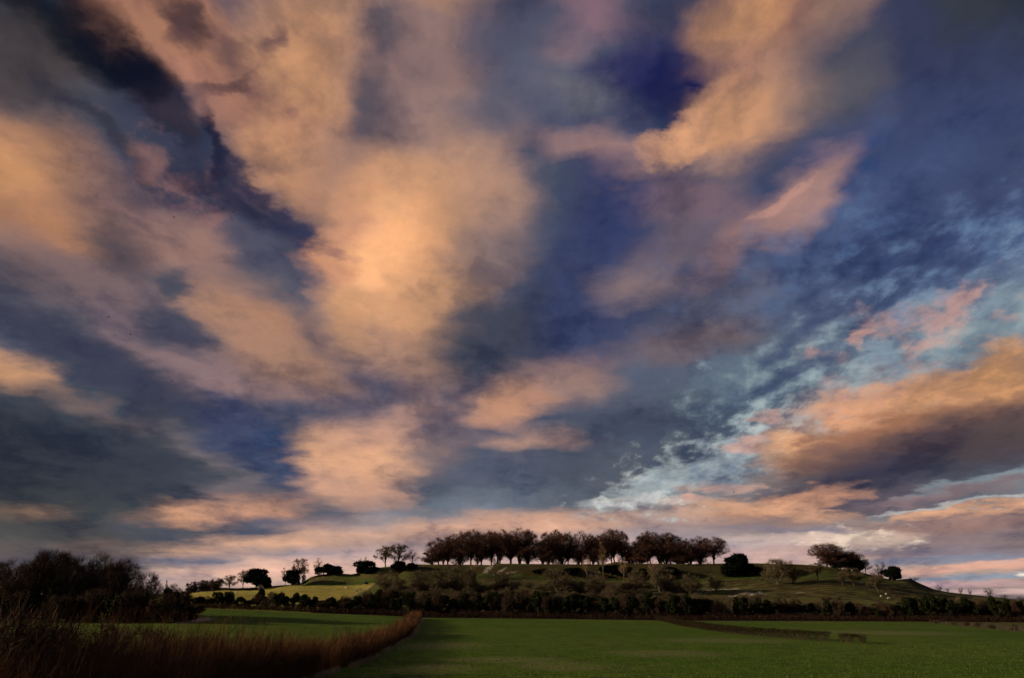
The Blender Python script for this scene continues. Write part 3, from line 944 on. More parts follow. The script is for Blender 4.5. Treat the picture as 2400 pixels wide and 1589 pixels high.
for i in range(3):
    proto('wisp%d' % i, 'bare_shrub', 4, 2.0, bare(440 + i, 4, 2.0, clear=.05, low=.0, nl=9, tr=.05, flat=.5, nsec=5, nter=3, ntw=3, tw=.018, twl=.14, multi=True), M_BARK, M_TWIGGREY)
for i in range(3):
    proto('brown%d' % i, 'brown_shrub', 5, 2.8, bare(500 + i, 5, 2.8, clear=.08, nl=14, tr=.08, flat=.6, nsec=7, nter=7, ntw=5, tw=.018, twl=.12, multi=True), M_BARK, M_TWIGDARK)
for i in range(3):
    proto('dome%d' % i, 'domed_tree', 8, 5, bare(240 + i, 8, 5, clear=.08, low=.02, nl=16, tr=.2, flat=.6, nsec=9, nter=8, ntw=8, tw=.04, twl=.07, multi=True), M_BARK, M_TWIGDARK)
for i in range(3):
    proto('reddome%d' % i, 'young_beech', 8, 4, bare(260 + i, 8, 4, clear=.1, low=.04, nl=15, tr=.16, flat=.55, nsec=8, nter=8, ntw=8, tw=.04, twl=.06, multi=True), M_BARK, M_TWIG)
for i in range(4):
    proto('yew%d' % i, 'yew_tree', 7, 5, leafy(600 + i, 7, 5, 18, 8500, .26), M_BARK, M_YEW)
for i in range(4):
    proto('ivy%d' % i, 'evergreen_shrub', 5.5, 2.6, leafy(700 + i, 5.5, 2.6, 10, 4200, .17, tr=.14), M_BARK, M_IVY)
for i in range(2):
    proto('cone%d' % i, 'conifer', 8, 2.6, leafy(800 + i, 8, 2.6, 16, 3600, .16, low=.03, cone=True, tr=.18), M_BARK, M_YEW)
proto('column', 'columnar_evergreen', 8, 1.8, leafy(820, 8, 1.8, 14, 3200, .15, tr=.16), M_BARK, M_IVY)

def plant(key, x, y, H, W, label, cat, group=None, rz=None, name=None, sink=0.0):
    nm, H0, W0, mt, mc = PROTO[key]
    o = empty(name or nm, (x, y, terrain(x, y) - sink), R.uniform(0, 2 * pi) if rz is None else rz)
    o.scale = (W / W0, W / W0, H / H0)
    tag(o, label, cat, group)
    for n, m in (('trunk', mt), ('crown', mc)):
        c = bpy.data.objects.new(n, m); COL.objects.link(c); c.parent = o
    return o
def plant_px(key, px, top, hw, label, cat, group=None, D=None, base=None, rz=None, name=None, wide=1.0):
    """stand a plant on a bearing of the photograph, at a chosen distance or where its foot meets the ground"""
    if D is None:
        p = ground_at(px, base); D = p.y
    t, s = bearing(px, top)
    tg = bearing(px, base or top + 60)[0]
    x = tg * D
    z = terrain(x, D)
    H = max(1.0, CAM_H + s * D - z)
    return plant(key, x, D, H, hw * D / 1826 * wide, label, cat, group, rz, name)

ORD = ['first', 'second', 'third', 'fourth', 'fifth', 'sixth', 'seventh', 'eighth', 'ninth', 'tenth', 'eleventh', 'twelfth', 'thirteenth',
       'fourteenth', 'fifteenth', 'sixteenth', 'seventeenth', 'eighteenth', 'nineteenth', 'twentieth', 'twenty-first', 'twenty-second',
       'twenty-third', 'twenty-fourth', 'twenty-fifth', 'twenty-sixth', 'twenty-seventh', 'twenty-eighth', 'twenty-ninth', 'thirtieth']

# ---- the beeches on the rampart (px, top, half width, distance)
BEECH = [(1028, 1263, 26, 421), (1050, 1255, 28, 426), (1078, 1249, 28, 420), (1104, 1245, 30, 428), (1128, 1245, 26, 421), (1152, 1245, 26, 432),
         (1172, 1243, 24, 420), (1196, 1242, 26, 427), (1218, 1241, 24, 420), (1236, 1244, 20, 425),
         (1272, 1262, 27, 419), (1296, 1246, 26, 428), (1310, 1243, 25, 422), (1332, 1245, 24, 430), (1364, 1248, 20, 420), (1384, 1254, 16, 426),
         (1412, 1248, 22, 421), (1440, 1241, 28, 427), (1459, 1247, 14, 420), (1482, 1263, 22, 424), (1506, 1270, 24, 419), (1524, 1248, 26, 428), (1548, 1243, 34, 424),
         (1572, 1252, 24, 431), (1596, 1270, 26, 419), (1618, 1258, 30, 427), (1642, 1260, 24, 421), (1674, 1262, 27, 425)]
for i, (px, top, hw, D) in enumerate(BEECH):
    plant_px('beech%d' % ((i * 5) % 6), px, top - 4, hw, 'tall bare reddish beech on the rampart, %s from the left of the long row' % ORD[i], 'tree',
             'bare beeches along the rampart', D=D, base=1322, wide=1.22 + .3 * R.random())
for i in range(16):
    px = 1044 + i * 39.5 + R.uniform(-6, 6)
    top = -3 + interp([(1030, 1270), (1060, 1258), (1120, 1251), (1220, 1249), (1250, 1268), (1300, 1252), (1350, 1258), (1440, 1250), (1490, 1270), (1545, 1252), (1600, 1268), (1680, 1272)], px) + R.uniform(0, 8)
    plant_px('beech%d' % ((i * 7 + 3) % 6), px, top, 24, 'bare beech in the back rank of the long row, seen between the front trunks', 'tree', 'back rank of beeches', D=R.uniform(436, 445), base=1322, wide=1.3)
# lower growth between the trunks
LOWB = [(1284, 1284, 24, 418, 'low reddish beech filling the gap between the two halves of the long row'),
        (1390, 1288, 18, 418, 'small reddish beech in front of the slender pair right of the middle of the row'),
        (1500, 1292, 26, 418, 'bushy reddish young beech where the row thickens into a dark mass'),
        (1590, 1298, 28, 418, 'bushy reddish young beech below the broad crown near the right of the row'),
        (1618, 1290, 30, 419, 'dark bushy young beech left of the last three beeches of the row'),
        (1012, 1290, 28, 417, 'dark low beech with rounded crown at the left foot of the long row')]
for i, (px, top, hw, D, lb) in enumerate(LOWB):
    plant_px('reddome%d' % (i % 3), px, top, hw, lb, 'tree', 'young trees under the beeches', D=D, base=1324, name='young_beech')

# ---- other trees along the skyline
T = plant_px
T('open0', 903, 1278, 30, 'round-headed bare tree on a single trunk, left one of the pair beside the mound', 'tree', D=419, base=1326)
T('open1', 934, 1274, 30, 'bare tree with spreading limbs, right one of the pair beside the mound', 'tree', D=424, base=1324)
T('gold', 966, 1288, 25, 'small yellowish bare tree right of the pair beside the mound', 'tree', D=421, base=1322)
T('open2', 701, 1306, 26, 'bare tree with ivied trunk and crooked limbs above the bright pasture', 'tree', D=416, base=1369)
T('gold', 668, 1328, 18, 'small golden bare tree left of the round yew above the bright pasture', 'tree', D=412, base=1370)
T('gold', 745, 1306, 16, 'pale golden bare tree behind the low yew on the grassy mound', 'tree', D=422, base=1346)
T('gold', 850, 1303, 18, 'faint golden bare tree rising behind the yew on the slope of the mound', 'tree', D=424, base=1337)
T('yew0', 683, 1333, 25, 'round dark yew standing before the crooked ivied tree', 'yew', D=402, base=1371)
T('column', 711, 1341, 7, 'narrow dark ivied stump right of the round yew', 'shrub', D=404, base=1368)
T('yew1', 758, 1318, 26, 'low dark yew on top of the grassy mound, its left half', 'yew', D=414, base=1345)
T('yew2', 784, 1322, 22, 'low dark yew on top of the grassy mound, its right half', 'yew', D=413, base=1345)
T('yew3', 856, 1311, 32, 'dark wedge-shaped yew on the slope left of the round-headed tree', 'yew', D=410, base=1346)
T('yew1', 934, 1312, 27, 'dark yew below the pair of bare trees, right of the mound', 'yew', D=409, base=1344)
T('yew2', 966, 1317, 16, 'small dark yew at the left end of the rampart bank', 'yew', D=408, base=1342)
T('yew0', 1722, 1302, 38, 'large dark peaked yew at the right end of the beech row, its left half', 'yew', D=403, base=1350)
T('yew3', 1738, 1292, 27, 'large dark peaked yew at the right end of the beech row, its tallest part', 'yew', D=404, base=1350)
T('yew2', 1764, 1318, 26, 'dark yew forming the right shoulder of the large yew clump', 'yew', D=402, base=1350)
T('yew1', 1268, 1330, 26, 'dark yew on the rampart bank below the gap in the beech row', 'yew', D=405, base=1352)
T('yew3', 1340, 1328, 28, 'dark yew on the rampart bank behind the big round grey bush', 'yew', D=405, base=1352)
T('yew0', 1432, 1322, 34, 'dark spreading yew on the rampart bank right of the pale upright trunk', 'yew', D=406, base=1358)
T('yew2', 1468, 1326, 26, 'dark yew on the rampart bank below the dip in the beech row', 'yew', D=404, base=1360)
T('yew1', 1516, 1330, 30, 'dark yew on the rampart bank under the darkest beeches', 'yew', D=405, base=1360)
T('yew3', 1572, 1326, 30, 'dark yew on the rampart bank under the broad beech crown', 'yew', D=406, base=1360)
T('beech3', 1938, 1272, 40, 'tall bare beech at the left end of the leaning clump on the right crest', 'tree', D=418, base=1324, name='bare_tree')
T('beech4', 1970, 1279, 44, 'broad bare beech in the middle of the leaning clump on the right crest', 'tree', D=421, base=1330)
T('beech2', 2000, 1290, 36, 'bare beech on the sloping side of the clump on the right crest', 'tree', D=419, base=1334)
T('yew1', 1970, 1312, 22, 'dark yew under the middle of the leaning clump on the right crest', 'yew', D=413, base=1334)
T('yew0', 2008, 1310, 22, 'dark yew on the right side of the leaning clump on the right crest', 'yew', D=414, base=1344)
T('reddome0', 1952, 1293, 36, 'dense low beech filling the left of the leaning clump on the right crest', 'tree', D=417, base=1330)
T('reddome1', 1990, 1296, 34, 'dense low beech filling the right of the leaning clump on the right crest', 'tree', D=418, base=1334)
T('open1', 2030, 1314, 17, 'small bare tree just right of the leaning clump on the right crest', 'tree', D=415, base=1346)
T('wisp0', 2050, 1338, 16, 'low bare bush in the notch right of the leaning clump', 'shrub', D=413, base=1352, name='bare_shrub')
T('wisp2', 2065, 1313, 15, 'slight bare tree left of the lone dark yew on the right slope', 'tree', D=417, base=1350, name='bare_tree')
T('yew2', 2092, 1322, 27, 'lone dark wind-leaned yew on the right slope of the skyline', 'yew', D=411, base=1360)
T('wisp1', 2143, 1352, 15, 'low rounded bare bush at the notch on the right slope', 'shrub', D=414, base=1366, name='bare_shrub')
for i, (px, top, hw, lb) in enumerate([(2203, 1371, 11, 'first from the left'), (2222, 1380, 6, 'second from the left, the smallest'), (2253, 1377, 8, 'third from the left'),
                                       (2275, 1381, 7, 'fourth from the left'), (2320, 1378, 16, 'tallest, above the dark shrubs'), (2356, 1393, 12, 'beside the tallest, right of it'),
                                       (2393, 1397, 12, 'last on the right')]):
    T('wisp%d' % (i % 3), px, top - 2, hw * .8, 'thin bare bush on the falling right skyline, %s' % lb, 'shrub', 'thin bushes on the right skyline', D=414, base=1385 + i * 4, name='bare_shrub')

# left skyline beyond the pasture
T('wisp1', 415, 1376, 14, 'faint small bare bush left of the dark trees on the left skyline', 'shrub', D=412, base=1392)
T('dome0', 450, 1361, 19, 'dark domed tree at the left end of the skyline trees beyond the pasture', 'tree', D=404, base=1388)
T('dome1', 480, 1358, 24, 'dark tree second from the left of the skyline trees beyond the pasture', 'tree', D=408, base=1386)
T('dome2', 506, 1353, 18, 'dark tree third from the left of the skyline trees beyond the pasture', 'tree', D=402, base=1386)
T('open1', 537, 1347, 20, 'greyish bare tree in the middle of the skyline trees beyond the pasture', 'tree', D=410, base=1380)
T('open0', 569, 1335, 17, 'grey round-headed bare tree beside the big dark evergreen', 'tree', D=413, base=1378)
T('yew0', 600, 1329, 34, 'big dark domed evergreen behind the little gabled hut', 'tree', D=411, base=1377, name='evergreen_tree')
T('yew3', 622, 1348, 16, 'dark evergreen on the right flank of the big domed one', 'tree', D=408, base=1376, name='evergreen_tree')

# ---- wood on the far left
WOOD = [(20, 1302, 44, 178, 'leftmost tree of the dark wood, at the edge of the picture'), (62, 1296, 36, 186, 'dark bare tree left of the tallest crown of the wood'),
        (92, 1283, 44, 180, 'tallest bare tree of the dark wood, with ivied limbs'), (128, 1290, 34, 190, 'bare tree on the right shoulder of the tallest crown of the wood'),
        (170, 1293, 36, 180, 'dark bare tree in the middle of the wood, right of the tallest'), (216, 1293, 36, 184, 'rounded bare tree of the wood with crown clear against the cloud'),
        (248, 1312, 30, 178, 'bare tree in the dip between two rounded crowns of the wood'), (274, 1307, 38, 186, 'broad bare tree near the right end of the wood'),
        (330, 1333, 30, 178, 'fan-shaped bare tree at the right end of the wood')]
for i, (px, top, hw, D, lb) in enumerate(WOOD):
    T('wood%d' % (i % 4), px, top, hw, lb, 'tree', 'bare trees of the left wood', D=D, base=1450, wide=1.1)
for i, (px, top, hw, D) in enumerate([(-40, 1312, 46, 186), (40, 1318, 46, 196), (110, 1318, 40, 198), (150, 1322, 44, 196), (192, 1318, 40, 198), (235, 1328, 38, 196), (296, 1332, 36, 194), (345, 1358, 30, 196)]):
    T('wood%d' % ((i + 2) % 4), px, top, hw, 'bare tree in the back rank of the dark wood, hidden to its crown', 'tree', 'back rank of the left wood', D=D, base=1450)
T('cone0', 379, 1357, 15, 'small pointed dark conifer right of the wood', 'tree', D=188, base=1440)
T('ivy0', 402, 1378, 20, 'round dark evergreen bush beside the small conifer', 'shrub', D=190, base=1440)
T('column', 112, 1330, 16, 'ivy-clad dark trunk standing in front of the wood', 'tree', D=174, base=1455, name='ivied_tree')
T('column', 70, 1322, 14, 'ivy-clad dark tree left of the other ivied trunk before the wood', 'tree', D=176, base=1455, name='ivied_tree')
for i in range(18):
    px = -40 + i * 28
    top = 1390 + R.uniform(-14, 14) + (12 if px > 330 else 0) + (16 if px > 400 else 0)
    where = 'left' if px < 120 else 'middle' if px < 260 else 'right'
    key = ('ivy%d' if i % 3 else 'brown%d') % (i % 3)
    T(key, px, top, 26, '%s bush along the %s part of the dark wood edge' % ('dark evergreen' if i % 3 else 'brown twiggy', where), 'shrub', 'bushes along the wood edge', D=R.uniform(168, 176), base=1458, wide=1.6)
for i, px in enumerate((412, 434, 452)):
    T('scrub%d' % i, px, 1424 + i * 2, 17, 'low olive bush by the chalky gateway, %s of three' % ('left', 'middle', 'right')[i], 'shrub', 'bushes by the chalky gateway', D=180 + 2 * i, base=1458)

for i in range(12):
    T('ivy%d' % (i % 4), -30 + i * 34, 1382 + R.uniform(-10, 14) + (14 if i > 9 else 0), 30, 'dark evergreen understorey bush under the trees of the left wood', 'shrub', 'understorey of the left wood', D=R.uniform(182, 190), base=1450, wide=1.6, name='understorey_bush')

# ---- bushes and small trees on the slope
SLOPE = [('scrub0', 905, 1334, 30, 350, 'rounded grey-brown bush on the slope below the round-headed tree'),
         ('scrub1', 930, 1352, 22, 336, 'grey bush on the slope right of the dark column shrub'),
         ('scrub2', 985, 1336, 32, 345, 'broad brown bush on the slope under the small yew'),
         ('scrub3', 1022, 1334, 30, 338, 'brown bush on the slope under the left end of the beech row'),
         ('scrub0', 1060, 1318, 32, 340, 'tall grey-brown bush on the slope overlapping the left beeches'),
         ('scrub1', 1098, 1332, 26, 336, 'brown bush on the slope left of the chalk scar'),
         ('scrub2', 1178, 1340, 24, 344, 'small rounded bush on the slope just right of the chalk scar'),
         ('scrub3', 1310, 1328, 46, 342, 'largest round grey bush on the slope, in front of the rampart'),
         ('scrub1', 1398, 1346, 34, 338, 'brown bush on the slope right of the largest round bush'),
         ('scrub0', 1440, 1362, 26, 330, 'low brown bush at the foot of the slope under the spreading yew'),
         ('scrub2', 1492, 1336, 30, 346, 'reddish-grey bush on the slope under the dip in the beech row'),
         ('scrub3', 1550, 1318, 34, 352, 'tall grey bush on the slope under the dark part of the beech row'),
         ('scrub0', 1620, 1342, 30, 345, 'brown bush on the slope left of the chalk terraces'),
         ('scrub1', 1680, 1350, 22, 352, 'small bush on the slope below the large dark yew'),
         ('scrub2', 1822, 1309, 34, 372, 'wide thin bare bush right of the large yew, tips above the skyline'),
         ('scrub3', 1860, 1312, 20, 376, 'slim thin bare bush beside the wide one, tips above the skyline'),
         ('open0', 1920, 1318, 24, 380, 'small bare tree with pale trunk on the slope below the leaning clump'),
         ('open2', 2004, 1328, 34, 368, 'spreading bare tree with pale trunk, largest on the right slope'),
         ('open1', 1980, 1340, 20, 366, 'slender bare tree left of the spreading one on the right slope'),
         ('open0', 2062, 1346, 28, 352, 'bare tree with a pale leaning trunk above the three sheep')]
for key, px, top, hw, D, lb in SLOPE:
    T(key, px, top, hw, lb, 'tree' if 'tree' in lb else 'shrub', D=D, base=top + 62, name='bare_tree' if 'tree' in lb else 'bare_shrub')
for i, (px, D, lb) in enumerate([(1415, 402, 'slim pale-stemmed ash standing on the rampart bank, tallest'), (1376, 396, 'slim pale-stemmed ash left of the tallest one on the bank'),
                  (1463, 392, 'slim pale-stemmed ash below the dip in the beech row'), (1533, 378, 'slim pale-stemmed ash near the left chalk terrace'), (1110, 392, 'slim pale-stemmed ash left of the chalk scar')]):
    o = T('gold', px, 1268 if i == 0 else 1292 + i * 6, 15, lb, 'tree', 'slim ash trees on the bank', D=D, base=1372, name='ash_tree')

# ---- scrub belt at the foot of the hill
def zone(px):
    for lim, s in ((560, 'left of the bright pasture'), (760, 'below the bright pasture'), (980, 'near the far end of the brown hedge'), (1240, 'below the left half of the beech row'),
                   (1520, 'below the right half of the beech row'), (1760, 'behind the far end of the clipped hedge'), (2020, 'behind the near end of the clipped hedge'), (2190, 'below the three sheep')):
        if px < lim: return s
    return 'at the right end of the picture'
BELT_TOP = [(380, 1384), (405, 1380), (425, 1396), (450, 1400), (520, 1392), (560, 1404), (640, 1396), (720, 1400), (790, 1404), (830, 1398), (900, 1392), (1000, 1398), (1200, 1396),
            (1400, 1400), (1600, 1398), (1800, 1408), (1950, 1414), (2050, 1417), (2100, 1415), (2150, 1400), (2250, 1402), (2420, 1408)]
px = 384.0; i = 0
while px < 2440:
    pick = R.random()
    key, kind = (('ivy%d' % R.randint(0, 3), 'dark evergreen') if pick < .58 else ('brown%d' % R.randint(0, 2), 'dark brown twiggy') if pick < .94 else ('scrub%d' % R.randint(0, 3), 'grey-brown bare'))
    T(key, px, interp(BELT_TOP, px) - 5 + R.uniform(-9, 11), R.uniform(13, 21), '%s shrub, front of the belt, %s' % (kind, zone(px)), 'shrub', 'shrubs of the scrub belt', D=R.uniform(276, 288), base=1450, name='belt_shrub')
    px += R.uniform(13, 19); i += 1
px = 390.0
while px < 2440:
    pick = R.random()
    key, kind = (('ivy%d' % R.randint(0, 3), 'dark evergreen') if pick < .45 else ('scrub%d' % R.randint(0, 3), 'grey-brown bare'))
    off = -10 if 880 < px < 1780 else 4
    T(key, px, interp(BELT_TOP, px) + off + R.uniform(-10, 10), R.uniform(14, 22), '%s shrub, back of the belt, %s' % (kind, zone(px)), 'shrub', 'shrubs in the back of the scrub belt', D=R.uniform(294, 312), base=1430, name='belt_shrub')
    px += R.uniform(19, 28)
px = 880.0
while px < 1600:
    T('scrub%d' % R.randint(0, 3), px, 1383 + R.uniform(-12, 10), R.uniform(18, 28), 'soft grey-brown shrub on the lower slope, %s' % zone(px), 'shrub', 'shrubs on the lower slope', D=R.uniform(316, 334), base=1410, name='slope_shrub')
    px += R.uniform(20, 34)
px = 905.0
while px < 1630:
    T('scrub%d' % R.randint(0, 3), px, 1364 + R.uniform(-9, 8), R.uniform(18, 30), 'faint brown shrub in mid-slope, %s' % zone(px), 'shrub', 'shrubs in the middle of the slope', D=R.uniform(338, 362), base=1385, name='slope_shrub')
    px += R.uniform(22, 40)
T('wood1', 396, 1366, 20, 'small loose bare tree stepping down from the wood beside the conifer', 'tree', D=196, base=1445)
T('dome1', 428, 1382, 18, 'low dark tree linking the wood with the skyline trees', 'tree', D=262, base=1430)
T('column', 888, 1370, 17, 'tall dark columnar evergreen standing above the belt left of the brown bush', 'tree', D=290, base=1440)
T('ivy1', 612, 1379, 17, 'round-topped dark evergreen rising from the belt under the hut', 'tree', D=292, base=1436, name='evergreen_tree')
T('ivy3', 526, 1383, 13, 'dark evergreen rising from the belt at the left end of the pasture', 'tree', D=300, base=1425, name='evergreen_tree')
T('ivy2', 836, 1394, 12, 'dark evergreen pair at the right corner of the pasture, left one', 'tree', D=292, base=1440, name='evergreen_tree')
T('ivy0', 858, 1391, 12, 'dark evergreen pair at the right corner of the pasture, right one', 'tree', D=292, base=1440, name='evergreen_tree')
T('column', 2156, 1394, 15, 'dark upright evergreen, left one of three at the right end of the belt', 'tree', D=300, base=1450)
T('column', 2176, 1389, 14, 'dark upright evergreen, middle one of three at the right end of the belt', 'tree', D=298, base=1450)
T('column', 2204, 1391, 17, 'dark upright evergreen, right one of three at the right end of the belt', 'tree', D=296, base=1450)

# ---- brambles: one tangled strip along the foot of the belt
mb = MB(); rb = random.Random(5)
for _ in range(15000):
    px = rb.uniform(440, 2440); y = 270.5 + rb.uniform(0, 9)
    t = bearing(px, 1450)[0]; x = t * y; z = terrain(x, y)
    hgt = rb.uniform(.5, 1.7) * (1 + .4 * nz(x, y, .15, 4))
    a = Vector((x, y, z)); b_ = a + Vector((rb.gauss(0, .5), rb.gauss(0, .4), hgt)); c_ = b_ + Vector((rb.gauss(0, .7), rb.gauss(0, .4), rb.uniform(-.6, .1)))
    mb.ribbon(a, b_, .035, .03, rb); mb.ribbon(b_, c_, .03, .015, rb)
tag(mb.build('brambles', M_BRAMBLE), 'tangled red-brown brambles along the foot of the scrub belt', 'brambles', kind='stuff')
# ------------------------------------------------------------------ hedges
def path_pts(pts, step):
    out = []
    for a, b in zip(pts, pts[1:]):
        n = max(1, int((b - a).length / step))
        out += [a + (b - a) * i / n for i in range(n)]
    return out + [pts[-1]]

# overgrown brown hedge: from the bank in the left foreground to the scrub belt
edge = [ground_at(px, py) for px, py in ((986, 1450), (974, 1475), (959, 1495), (912, 1520), (862, 1547), (800, 1567), (740, 1587))]
edge = [Vector((p.x - 1.3, p.y, 0)) for p in edge]
edge += [Vector((edge[-1].x - .4, 52, 0)), Vector((edge[-1].x - .8, 40, 0)), Vector((edge[-1].x - 1.6, 31, 0)), Vector((edge[-1].x - 3.0, 24, 0))]
HH = [(24, 5.1), (30, 5.0), (40, 4.7), (52, 4.0), (66, 3.2), (110, 2.6), (185, 2.7), (272, 2.3)]
stems, shoots = MB(), MB()
rh = random.Random(77)
for p in path_pts(edge, .12):
    near = p.y < 70
    wdt = 1.1 if p.y > 60 else 1.1 + (60 - p.y) * .06
    for _ in range(9 if p.y > 150 else 16 if p.y > 90 else 24 if near is False else 52):
        x = p.x + rh.uniform(-wdt, wdt) * (2.2 if near and rh.random() < .4 and p.y < 55 else 1); y = p.y + rh.uniform(-.2, .2)
        if x > p.x + wdt: x = p.x + rh.uniform(-wdt, wdt)
        z = terrain(x, y)
        h = interp(HH, y) * rh.uniform(.45, 1.0) * (1 + .22 * nz(x, y, .22, 1) + .14 * nz(x, y, .9, 6))
        if rh.random() < .05: h = interp(HH, y) * rh.uniform(1.0, 1.32)
        lean = Vector((rh.gauss(.08, .16), rh.gauss(0, .16), 1)).normalized()
        wd = .0048 if y < 45 else .008 if y < 80 else .013 if y < 130 else .022
        b0 = Vector((x, y, z - .1)); b1 = b0 + lean * h * .5; b2 = b1 + (lean + Vector((rh.gauss(0, .18), rh.gauss(0, .18), 0))).normalized() * h * .5
        stems.ribbon(b0, b1, wd * 1.5, wd * 1.1, rh); stems.ribbon(b1, b2, wd * 1.1, wd * .4, rh)
        for _ in range(4 if near else 2):
            f = rh.uniform(.3, 1.0); q = b0 + (b1 - b0) * f * 2 if f < .5 else b1 + (b2 - b1) * (f - .5) * 2
            d = (lean + Vector((rh.gauss(0, .55), rh.gauss(0, .55), rh.uniform(-.2, .5)))).normalized()
            shoots.ribbon(q, q + d * h * rh.uniform(.10, .24), wd * .8, wd * .3, rh)
hg = empty('hedge', (edge[5].x, edge[5].y, 0))
for nm, m in (('stems', stems), ('shoots', shoots)):
    o = m.build(nm, M_HEDGE, hg); o.location = (-edge[5].x, -edge[5].y, 0)
tag(hg, 'long overgrown rusty-brown hedge running from the left foreground to the foot of the hill', 'hedge')

# darker thicket in the left corner, whippy shrubs one behind another
for i, (px, y, h, w_) in enumerate([(40, 33, 5.5, 2.4), (120, 36, 5.2, 2.3), (205, 38, 5.2, 2.3), (290, 42, 4.8, 2.3), (380, 46, 4.6, 2.2), (-30, 31, 6.0, 2.4), (470, 52, 4.0, 2.0)]):
    t = bearing(px, 1550)[0]
    plant('brown%d' % (i % 3), t * y, y, h, w_, 'dark whippy shrub in the left foreground thicket, %s' % ('fourth', 'fifth', 'sixth', 'second', 'third', 'leftmost', 'nearest the open hedge')[i] if False else
          'dark whippy shrub in the foreground thicket, %s' % ('second from the left edge', 'third from the left edge', 'fourth from the left edge', 'fifth from the left edge', 'sixth from the left edge', 'nearest the left edge', 'last before the open brown hedge')[i],
          'shrub', 'shrubs of the foreground thicket', name='whippy_shrub')

# pale dead grass along the near side of the hedge
mb = MB()
for p in path_pts(edge, .10):
    if p.y < 58: continue
    for _ in range(9 if p.y < 110 else 4):
        x = p.x + 1.25 + abs(rh.gauss(0, .45)); y = p.y + rh.uniform(-.3, .3); z = terrain(x, y)
        if nz(x, y, .35, 8) < -.05: continue
        h = rh.uniform(.15, .5)
        mb.ribbon(Vector((x, y, z)), Vector((x + rh.gauss(0, .12), y + rh.gauss(0, .12), z + h)), .016 if y < 110 else .03, .006, rh)
tag(mb.build('dead_grass', M_DRY), 'pale dead grass fringing the foot of the brown hedge', 'grass', kind='stuff')

# short crop nearest the viewer
mb = MB()
for _ in range(42000):
    y = 62 + 68 * rh.random() ** 1.3; x = rh.uniform(-.36, .80) * y
    if nz(x, y, .5, 11) < -.15 and rh.random() < .7: continue
    z = terrain(x, y); h = rh.uniform(.05, .15)
    mb.ribbon(Vector((x, y, z)), Vector((x + rh.gauss(0, .06), y + rh.gauss(0, .06), z + h)), .022, .006, rh)
tag(mb.build('grass', M_BLADE), 'short green crop covering the near part of the field', 'grass', kind='stuff')

# clipped hedge in the field on the right
def clipped(base_px, h, label, gap=False, seed=3):
    rr = random.Random(seed)
    pts = [ground_at(px, py) for px, py in base_px]
    pts = [Vector((p.x, p.y, 0)) for p in pts]
    st, tw_ = MB(), MB()
    along = 0
    for p in path_pts(pts, .10):
        along += .10
        clump = .5 + .5 * sin(along * 2 * pi / 1.9 + 2 * nz(along, 0, .2))
        openb = sstep(185, 135, p.y) if p.y < 185 else 0
        for _ in range(30):
            x = p.x + rr.uniform(-.45, .45); y = p.y + rr.uniform(-.5, .5); z = terrain(x, y)
            lo = (.55 * openb * (1 - clump)) * h + rr.uniform(0, .25)
            hi = h * (1 + .10 * nz(x, y, .7, 3)) * rr.uniform(.85, 1.04)
            a = Vector((x, y, z + rr.uniform(lo, max(lo + .05, hi * .9))))
            d = Vector((rr.gauss(0, .7), rr.gauss(0, .7), rr.uniform(-.1, 1.0))).normalized()
            b_ = a + d * rr.uniform(.15, .34)
            if b_.z > z + hi: b_.z = z + hi
            tw_.ribbon(a, b_, .022, .012, rr)
        if rr.random() < .35 + .5 * clump:
            x, y = p.x + rr.uniform(-.15, .15), p.y; z = terrain(x, y)
            st.tube([Vector((x, y, z - .1)), Vector((x + rr.gauss(0, .08), y, z + h * .7))], [.035, .02], 4)
    r_ = empty('clipped_hedge', (pts[-1].x, pts[-1].y, 0))
    for nm, m, mt in (('stems', st, M_BARK), ('twigs', tw_, M_CLIPPED)):
        o = m.build(nm, mt, r_); o.location = (-pts[-1].x, -pts[-1].y, 0)
    return tag(r_, label, 'hedge')
clipped([(1535, 1450), (1555, 1456), (1600, 1467), (1675, 1479), (1749, 1488), (1820, 1494), (1893, 1500), (1945, 1503)], 1.75,
        'long low clipped dark hedge slanting across the field on the right')
clipped([(1970, 1505), (2000, 1507), (2030, 1508)], 1.6, 'short detached piece of clipped hedge standing alone in the field', seed=9)

# low hedge on the skyline by the hut
mb = MB(); rr = random.Random(21)
for px in lin(425, 604, 900):
    py = interp([(425, 1390), (519, 1384), (606, 1377)], px)
    for _ in range(8):
        t = bearing(px, py)[0]; y = 402 + rr.uniform(-.8, .8); x = t * y; z = terrain(x, y)
        a = Vector((x, y, z + rr.uniform(0, 1.2))); b_ = a + Vector((rr.gauss(0, .2), rr.gauss(0, .2), rr.uniform(.1, .5)))
        mb.ribbon(a, b_, .06, .04, rr)
tag(mb.build('field_hedge', M_TWIGDARK), 'low dark hedge along the skyline left of the little hut', 'hedge')

